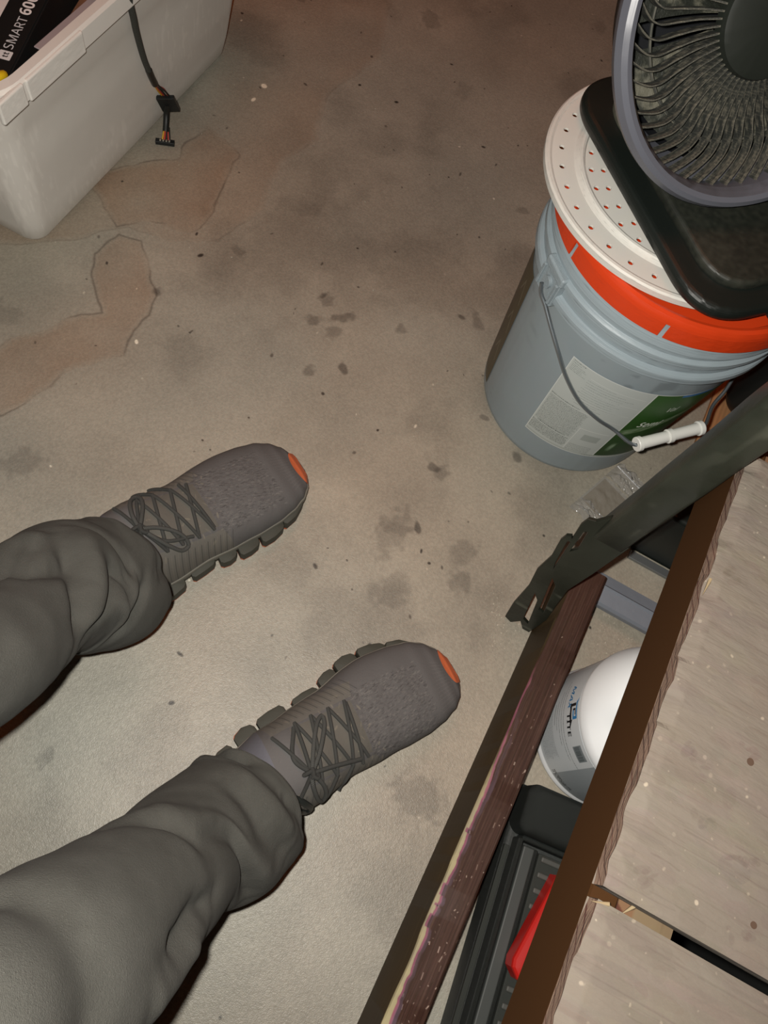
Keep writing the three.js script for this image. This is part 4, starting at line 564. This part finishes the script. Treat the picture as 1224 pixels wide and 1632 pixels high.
    for (let k = 0; k < 14; k++) { c.strokeStyle = 'rgba(120,116,112,0.35)'; c.lineWidth = 1.5; c.beginPath(); c.moveTo(X(0.262 + 0.001 * k), Y(0.03 - k * 0.0045)); c.lineTo(X(0.288), Y(0.024 - k * 0.0036)); c.stroke(); }
  });
  upTex.flipY = true;
  const upBump = dataTex(512, 256, (u, v) => { const x = u * 0.32, l = (v - 0.5) * 0.16; const kn = sstep(0.155, 0.175, x) * sstep(0.262, 0.24, x) * sstep(0.046, 0.034, Math.abs(l)), st = sstep(0.03, 0.036, Math.abs(l)) * sstep(0.175, 0.165, x) * sstep(0.055, 0.065, x); const k = vn(u * 96, v * 96, 128) * kn * 170, s = (Math.sin((x - Math.abs(l) * 0.6) * 6.283 / 0.0084) * 0.5 + 0.5) * st * 60; const g = 40 + k + s + 30 * vn(u * 256, v * 128, 256); return [g, g, g]; }, false);
  const upm = std({ map: upTex, roughness: 0.9, bumpMap: upBump, bumpScale: 0.001 });
  const rubber = std({ color: 0x38382f, roughness: 0.7, bumpMap: rep(soft, 3, 3), bumpScale: 0.001 }), mid = std({ color: 0x6a675e, roughness: 0.8 }), or = std({ color: 0xc4663f, roughness: 0.6, bumpMap: rep(grain, 1, 1), bumpScale: 0.0004 }), lacem = std({ color: 0x474845, roughness: 0.85, bumpMap: rep(knit(), 40, 2), bumpScale: 0.0006 });
  function knit() { return dataTex(32, 32, (u, v) => { const g = 128 + 110 * Math.sin((u + v) * 6.283 * 2); return [g, g, g]; }, false); }
  const HW = [[0, 0.026], [0.012, 0.035], [0.03, 0.042], [0.06, 0.05], [0.1, 0.0525], [0.14, 0.051], [0.18, 0.0565], [0.212, 0.0582], [0.24, 0.0568], [0.265, 0.0522], [0.283, 0.0445], [0.295, 0.034], [0.3025, 0.0205], [0.3055, 0.006]];
  const HH = [[0, 0.085], [0.03, 0.105], [0.06, 0.122], [0.082, 0.122], [0.1, 0.112], [0.14, 0.094], [0.18, 0.081], [0.22, 0.0725], [0.26, 0.0615], [0.28, 0.0535], [0.295, 0.0445], [0.303, 0.036], [0.306, 0.03]];
  function shoe(pos, turn, sg, cen, label, ends) {   // sg: +1 when the outer side is +z
    const t = node('shoe', person); t.position.set(pos[0] + 0.09, 0, pos[1] + 0.08); t.rotation.y = turn; t.userData.label = label;
    const part = (n, g, m) => mesh(n, g, m, t), yb = 0.026;
    const Q = (x, X, Y) => [x, yb + (table(HH, x) - yb) * Y, sg * (table(cen, x) + table(HW, x) * X)];
    const sec = (x, l) => { const c = table(cen, x), w = table(HW, x); return clamp((l - c) / w, -1, 1); };
    const topY = (x, l) => { const X = Math.abs(sec(x, l)), cs = X ** (1 / 0.86), Y = Math.sqrt(Math.max(0, 1 - cs * cs)) ** 0.72; return yb + (table(HH, x) - yb) * Y; };
    const flip = sg < 0;
    part('upper', grid(110, 64, (a, b) => { const x = 0.306 * (1 - (1 - a) ** 1.35), f = lerp(-0.12, Math.PI + 0.12, b), cs = Math.cos(f), s = Math.sin(f); const X = -Math.sign(cs) * Math.abs(cs) ** 0.86, Y = s >= 0 ? s ** 0.72 : s; const q = Q(x, X, Y); return [...q, x / 0.32, 0.5 + sg * q[2] / 0.16 * 1]; }, flip), upm);
    // outline of the sole
    const out = (grow, gm, y) => { const o = []; const N = 46; for (let i = 0; i <= N; i++) { const x = 0.3055 * (1 - (1 - i / N) ** 1.6) * 1 + 0.0; o.push([x + (i === N ? grow : 0), sg * (table(cen, x) + table(HW, x) * 0.97 + grow)]); } for (let i = N; i >= 0; i--) { const x = 0.3055 * (1 - (1 - i / N) ** 1.6); o.push([x + (i === N ? grow : 0), sg * (table(cen, x) - table(HW, x) * 0.97 - gm)]); } return o; };
    const slab = (o, y0, y1, b) => { const s = new THREE.Shape(o.map(p => new THREE.Vector2(p[0], -p[1]))); const g = new THREE.ExtrudeGeometry(s, { depth: y1 - y0 - 2 * b, bevelEnabled: true, bevelSize: b, bevelThickness: b, bevelSegments: 2 }); g.rotateX(-Math.PI / 2); g.translate(0, y0 + b, 0); return creased(g, 0.6); };
    part('midsole', slab(out(0.0, 0.0018, 0), 0.016, 0.029, 0.0015), mid);
    part('outsole', slab(out(-0.004, -0.001, 0), 0.003, 0.018, 0.0015), rubber);
    // lugs standing out along the inner side and round the toe
    for (const [a, b, ow] of [[0.006, 0.034, 0.013], [0.042, 0.066, 0.0145], [0.072, 0.105, 0.0135], [0.118, 0.149, 0.0085], [0.156, 0.177, 0.0115], [0.182, 0.208, 0.0135], [0.214, 0.246, 0.0125], [0.25, 0.284, 0.008]]) {
      const s = (x, k) => sg * (table(cen, x) - table(HW, x) * 0.97 + 0.012 - k * (0.012 + ow)); const xm = (a + b) / 2, sk = 0.004;
      const o = [[a, s(a, 0)], [a + 0.001 - sk, s(a, 0.88)], [a + 0.003 - sk, s(a, 0.98)], [xm - sk, s(xm, 1)], [b - 0.003 - sk, s(b, 0.9)], [b - sk, s(b, 0.78)], [b, s(b, 0)]];
      const lug = part('lug', slab(sg > 0 ? o : o.slice().reverse(), 0.0042, 0.0235, 0.0018), rubber);
      const o2 = o.map(([x, z], i) => [x + (i < 3 ? -0.0008 : i > 3 ? 0.0006 : 0), z - (i > 0 && i < 6 ? sg * (sg > 0 ? (a < 0.07 ? 0.0026 : 0.0012) : 0.0002) : 0)]); part('sole_edge', slab(sg > 0 ? o2 : o2.slice().reverse(), 0.0004, 0.005, 0.0008), or);
    }
    for (const [a, b] of [[0.02, 0.06], [0.07, 0.11], [0.17, 0.2], [0.205, 0.235], [0.24, 0.268]]) { const s = (x, k) => sg * (table(cen, x) + table(HW, x) * 0.97 - 0.012 + k * 0.0115); const o = [[a, s(a, 0)], [a, s(a, 1)], [b, s(b, 1)], [b, s(b, 0)]]; part('lug', slab(sg < 0 ? o : o.slice().reverse(), 0.0008, 0.018, 0.0015), rubber); }
    // orange rubber cap on the toe
    part('toe_cap', grid(14, 26, (a, b) => { const l0 = lerp(-0.031, 0.016, b) , c = table(cen, 0.3), k = Math.sin(Math.PI * b) ** 0.6; let x = 0.2885 + 0.008 * (1 - k) + a * (0.0135 - 0.004 * (1 - k)); const ed = Math.sqrt(Math.max(0, 1 - 0)); x = Math.min(x, 0.3045); const w = table(HW, x), l = c + clamp(l0, -w * 0.985, w * 0.985); return [x + 0.0012, topY(x, l) + 0.0009, sg * l, a * 0.02, b * 0.05]; }, flip), or);
    // laces
    const sf = (x, l, o) => [x, topY(x, l) + o, sg * l], crossP = (x0, l0, x1, l1, o0 = 0.002) => { const p = []; for (let i = 0; i <= 8; i++) { const k = i / 8; p.push(sf(lerp(x0, x1, k), lerp(l0, l1, k), o0 + 0.0012 * Math.sin(Math.PI * k))); } return p; };
    const eye = [0.098, 0.117, 0.138, 0.158], el = x => 0.034 - (x - 0.1) * 0.03; const lc = (p, r = 0.0021) => part('lace', tube(p, r, 48, 8), lacem);
    for (let i = 0; i < 3; i++) { lc(crossP(eye[i], -el(eye[i]), eye[i + 1], el(eye[i + 1]))); lc(crossP(eye[i], el(eye[i]), eye[i + 1], -el(eye[i + 1]), 0.0036)); }
    lc(crossP(0.159, -0.03, 0.15, 0.036)); lc(crossP(0.118, el(0.118), 0.098, 0.05)); lc(crossP(0.138, el(0.138), 0.118, 0.05));
    const k = ends.knot, kn = sf(k[0], k[1], 0.006);
    lc(crossP(0.098, -0.034, k[0], k[1], 0.003)); lc(crossP(0.098, 0.034, k[0], k[1], 0.003)); lc(crossP(0.07, -0.03, k[0], k[1], 0.003)); lc(crossP(0.072, 0.036, k[0], k[1], 0.003));
    part('knot', merge([0, 1, 2].map(i => new THREE.TorusGeometry(0.0048, 0.0024, 8, 20).rotateY(i * 1.1).rotateX(i * 0.7).translate(kn[0] + (i - 1) * 0.003, kn[1], kn[2] + (i - 1) * 0.002))), lacem);
    for (const [ex, elx, wd] of ends.loops) { const dx = ex - k[0], dl = elx - k[1], L = Math.hypot(dx, dl), nx = -dl / L * wd, nl = dx / L * wd; const pt = (s, o, y) => sf(k[0] + dx * s + nx * o, k[1] + dl * s + nl * o, y); lc([pt(0, 0, 0.007), pt(0.3, 0.75, 0.008), pt(0.65, 1, 0.007), pt(0.9, 0.75, 0.0055), pt(1, 0, 0.005), pt(0.9, -0.75, 0.0055), pt(0.65, -1, 0.007), pt(0.3, -0.6, 0.0085), pt(0, 0, 0.0075)], 0.0024); }
    for (const e of ends.tails) lc(e.map(([x, l, o]) => sf(x, l, o)), 0.0023);
    if (ends.tab) part('pull_tab', tube([[0.05, 0.02, 0.004], [0.064, 0.032, 0.005], [0.074, 0.043, 0.005], [0.079, 0.0515, 0.003], [0.075, 0.0515, 0.003], [0.064, 0.046, 0.004], [0.05, 0.04, 0.004]].map(([x, l, o]) => sf(x, l, o)), 0.0036, 60, 8), std({ color: 0x222725, roughness: 0.6 }));
  }
  shoe([-0.0244, -0.015], 0.4869, 1, [[0, 0.002], [0.08, 0.001], [0.14, -0.008], [0.2, -0.0145], [0.27, -0.0125], [0.306, -0.008]], 'right shoe', { knot: [0.091, 0.02], loops: [[0.128, -0.028, 0.0045], [0.094, 0.05, 0.006]], tails: [[[0.091, 0.02, 0.006], [0.115, 0.024, 0.007], [0.148, 0.031, 0.006]], [[0.091, 0.02, 0.006], [0.08, 0.0, 0.004], [0.095, -0.03, 0.003]]], tab: 1 });
  shoe([-0.2026, -0.2462], 0.6191, -1, [[0, 0.002], [0.08, 0.004], [0.14, 0.006], [0.2, 0.009], [0.27, 0.008], [0.306, 0.005]], 'left shoe', { knot: [0.083, -0.006], loops: [[0.1, 0.04, 0.0065], [0.122, -0.036, 0.0085]], tails: [[[0.083, -0.006, 0.006], [0.1, -0.025, 0.006], [0.132, -0.03, 0.005]], [[0.083, -0.006, 0.006], [0.075, -0.03, 0.004], [0.085, -0.048, 0.003]]] });
}
// ───────── grit on the floor ─────────
{
  const r = rng(63), n = 420, m = new THREE.InstancedMesh(new THREE.IcosahedronGeometry(0.0011, 0), std({ color: 0xb9b2a2, roughness: 0.9 }), n), q = new THREE.Object3D();
  for (let i = 0; i < n; i++) { let x, z; const k = r(); if (k < 0.4) { x = 0.315 + 0.03 * (r() + r() - 1); z = -0.235 + 0.055 * (r() + r() - 1); } else if (k < 0.7) { const p = bench(0.29 + 0.05 * r(), 0, 0.38 + 0.06 * r()); x = p[0]; z = p[2]; } else { x = -0.4 + 0.9 * r(); z = -1.2 + 1.1 * r(); } const s = 0.35 + 0.9 * r() * r(); q.position.set(x, 0.0006 * s, z); q.rotation.set(r() * 6, r() * 6, r() * 6); q.scale.set(s * (0.7 + r()), s * 0.6, s); q.updateMatrix(); m.setMatrixAt(i, q.matrix); }
  m.name = 'floor_grit'; m.userData = { label: 'pale grit and paint crumbs scattered on the concrete', category: 'grit', kind: 'stuff' }; scene.add(m);
}

renderer.render(scene, camera);
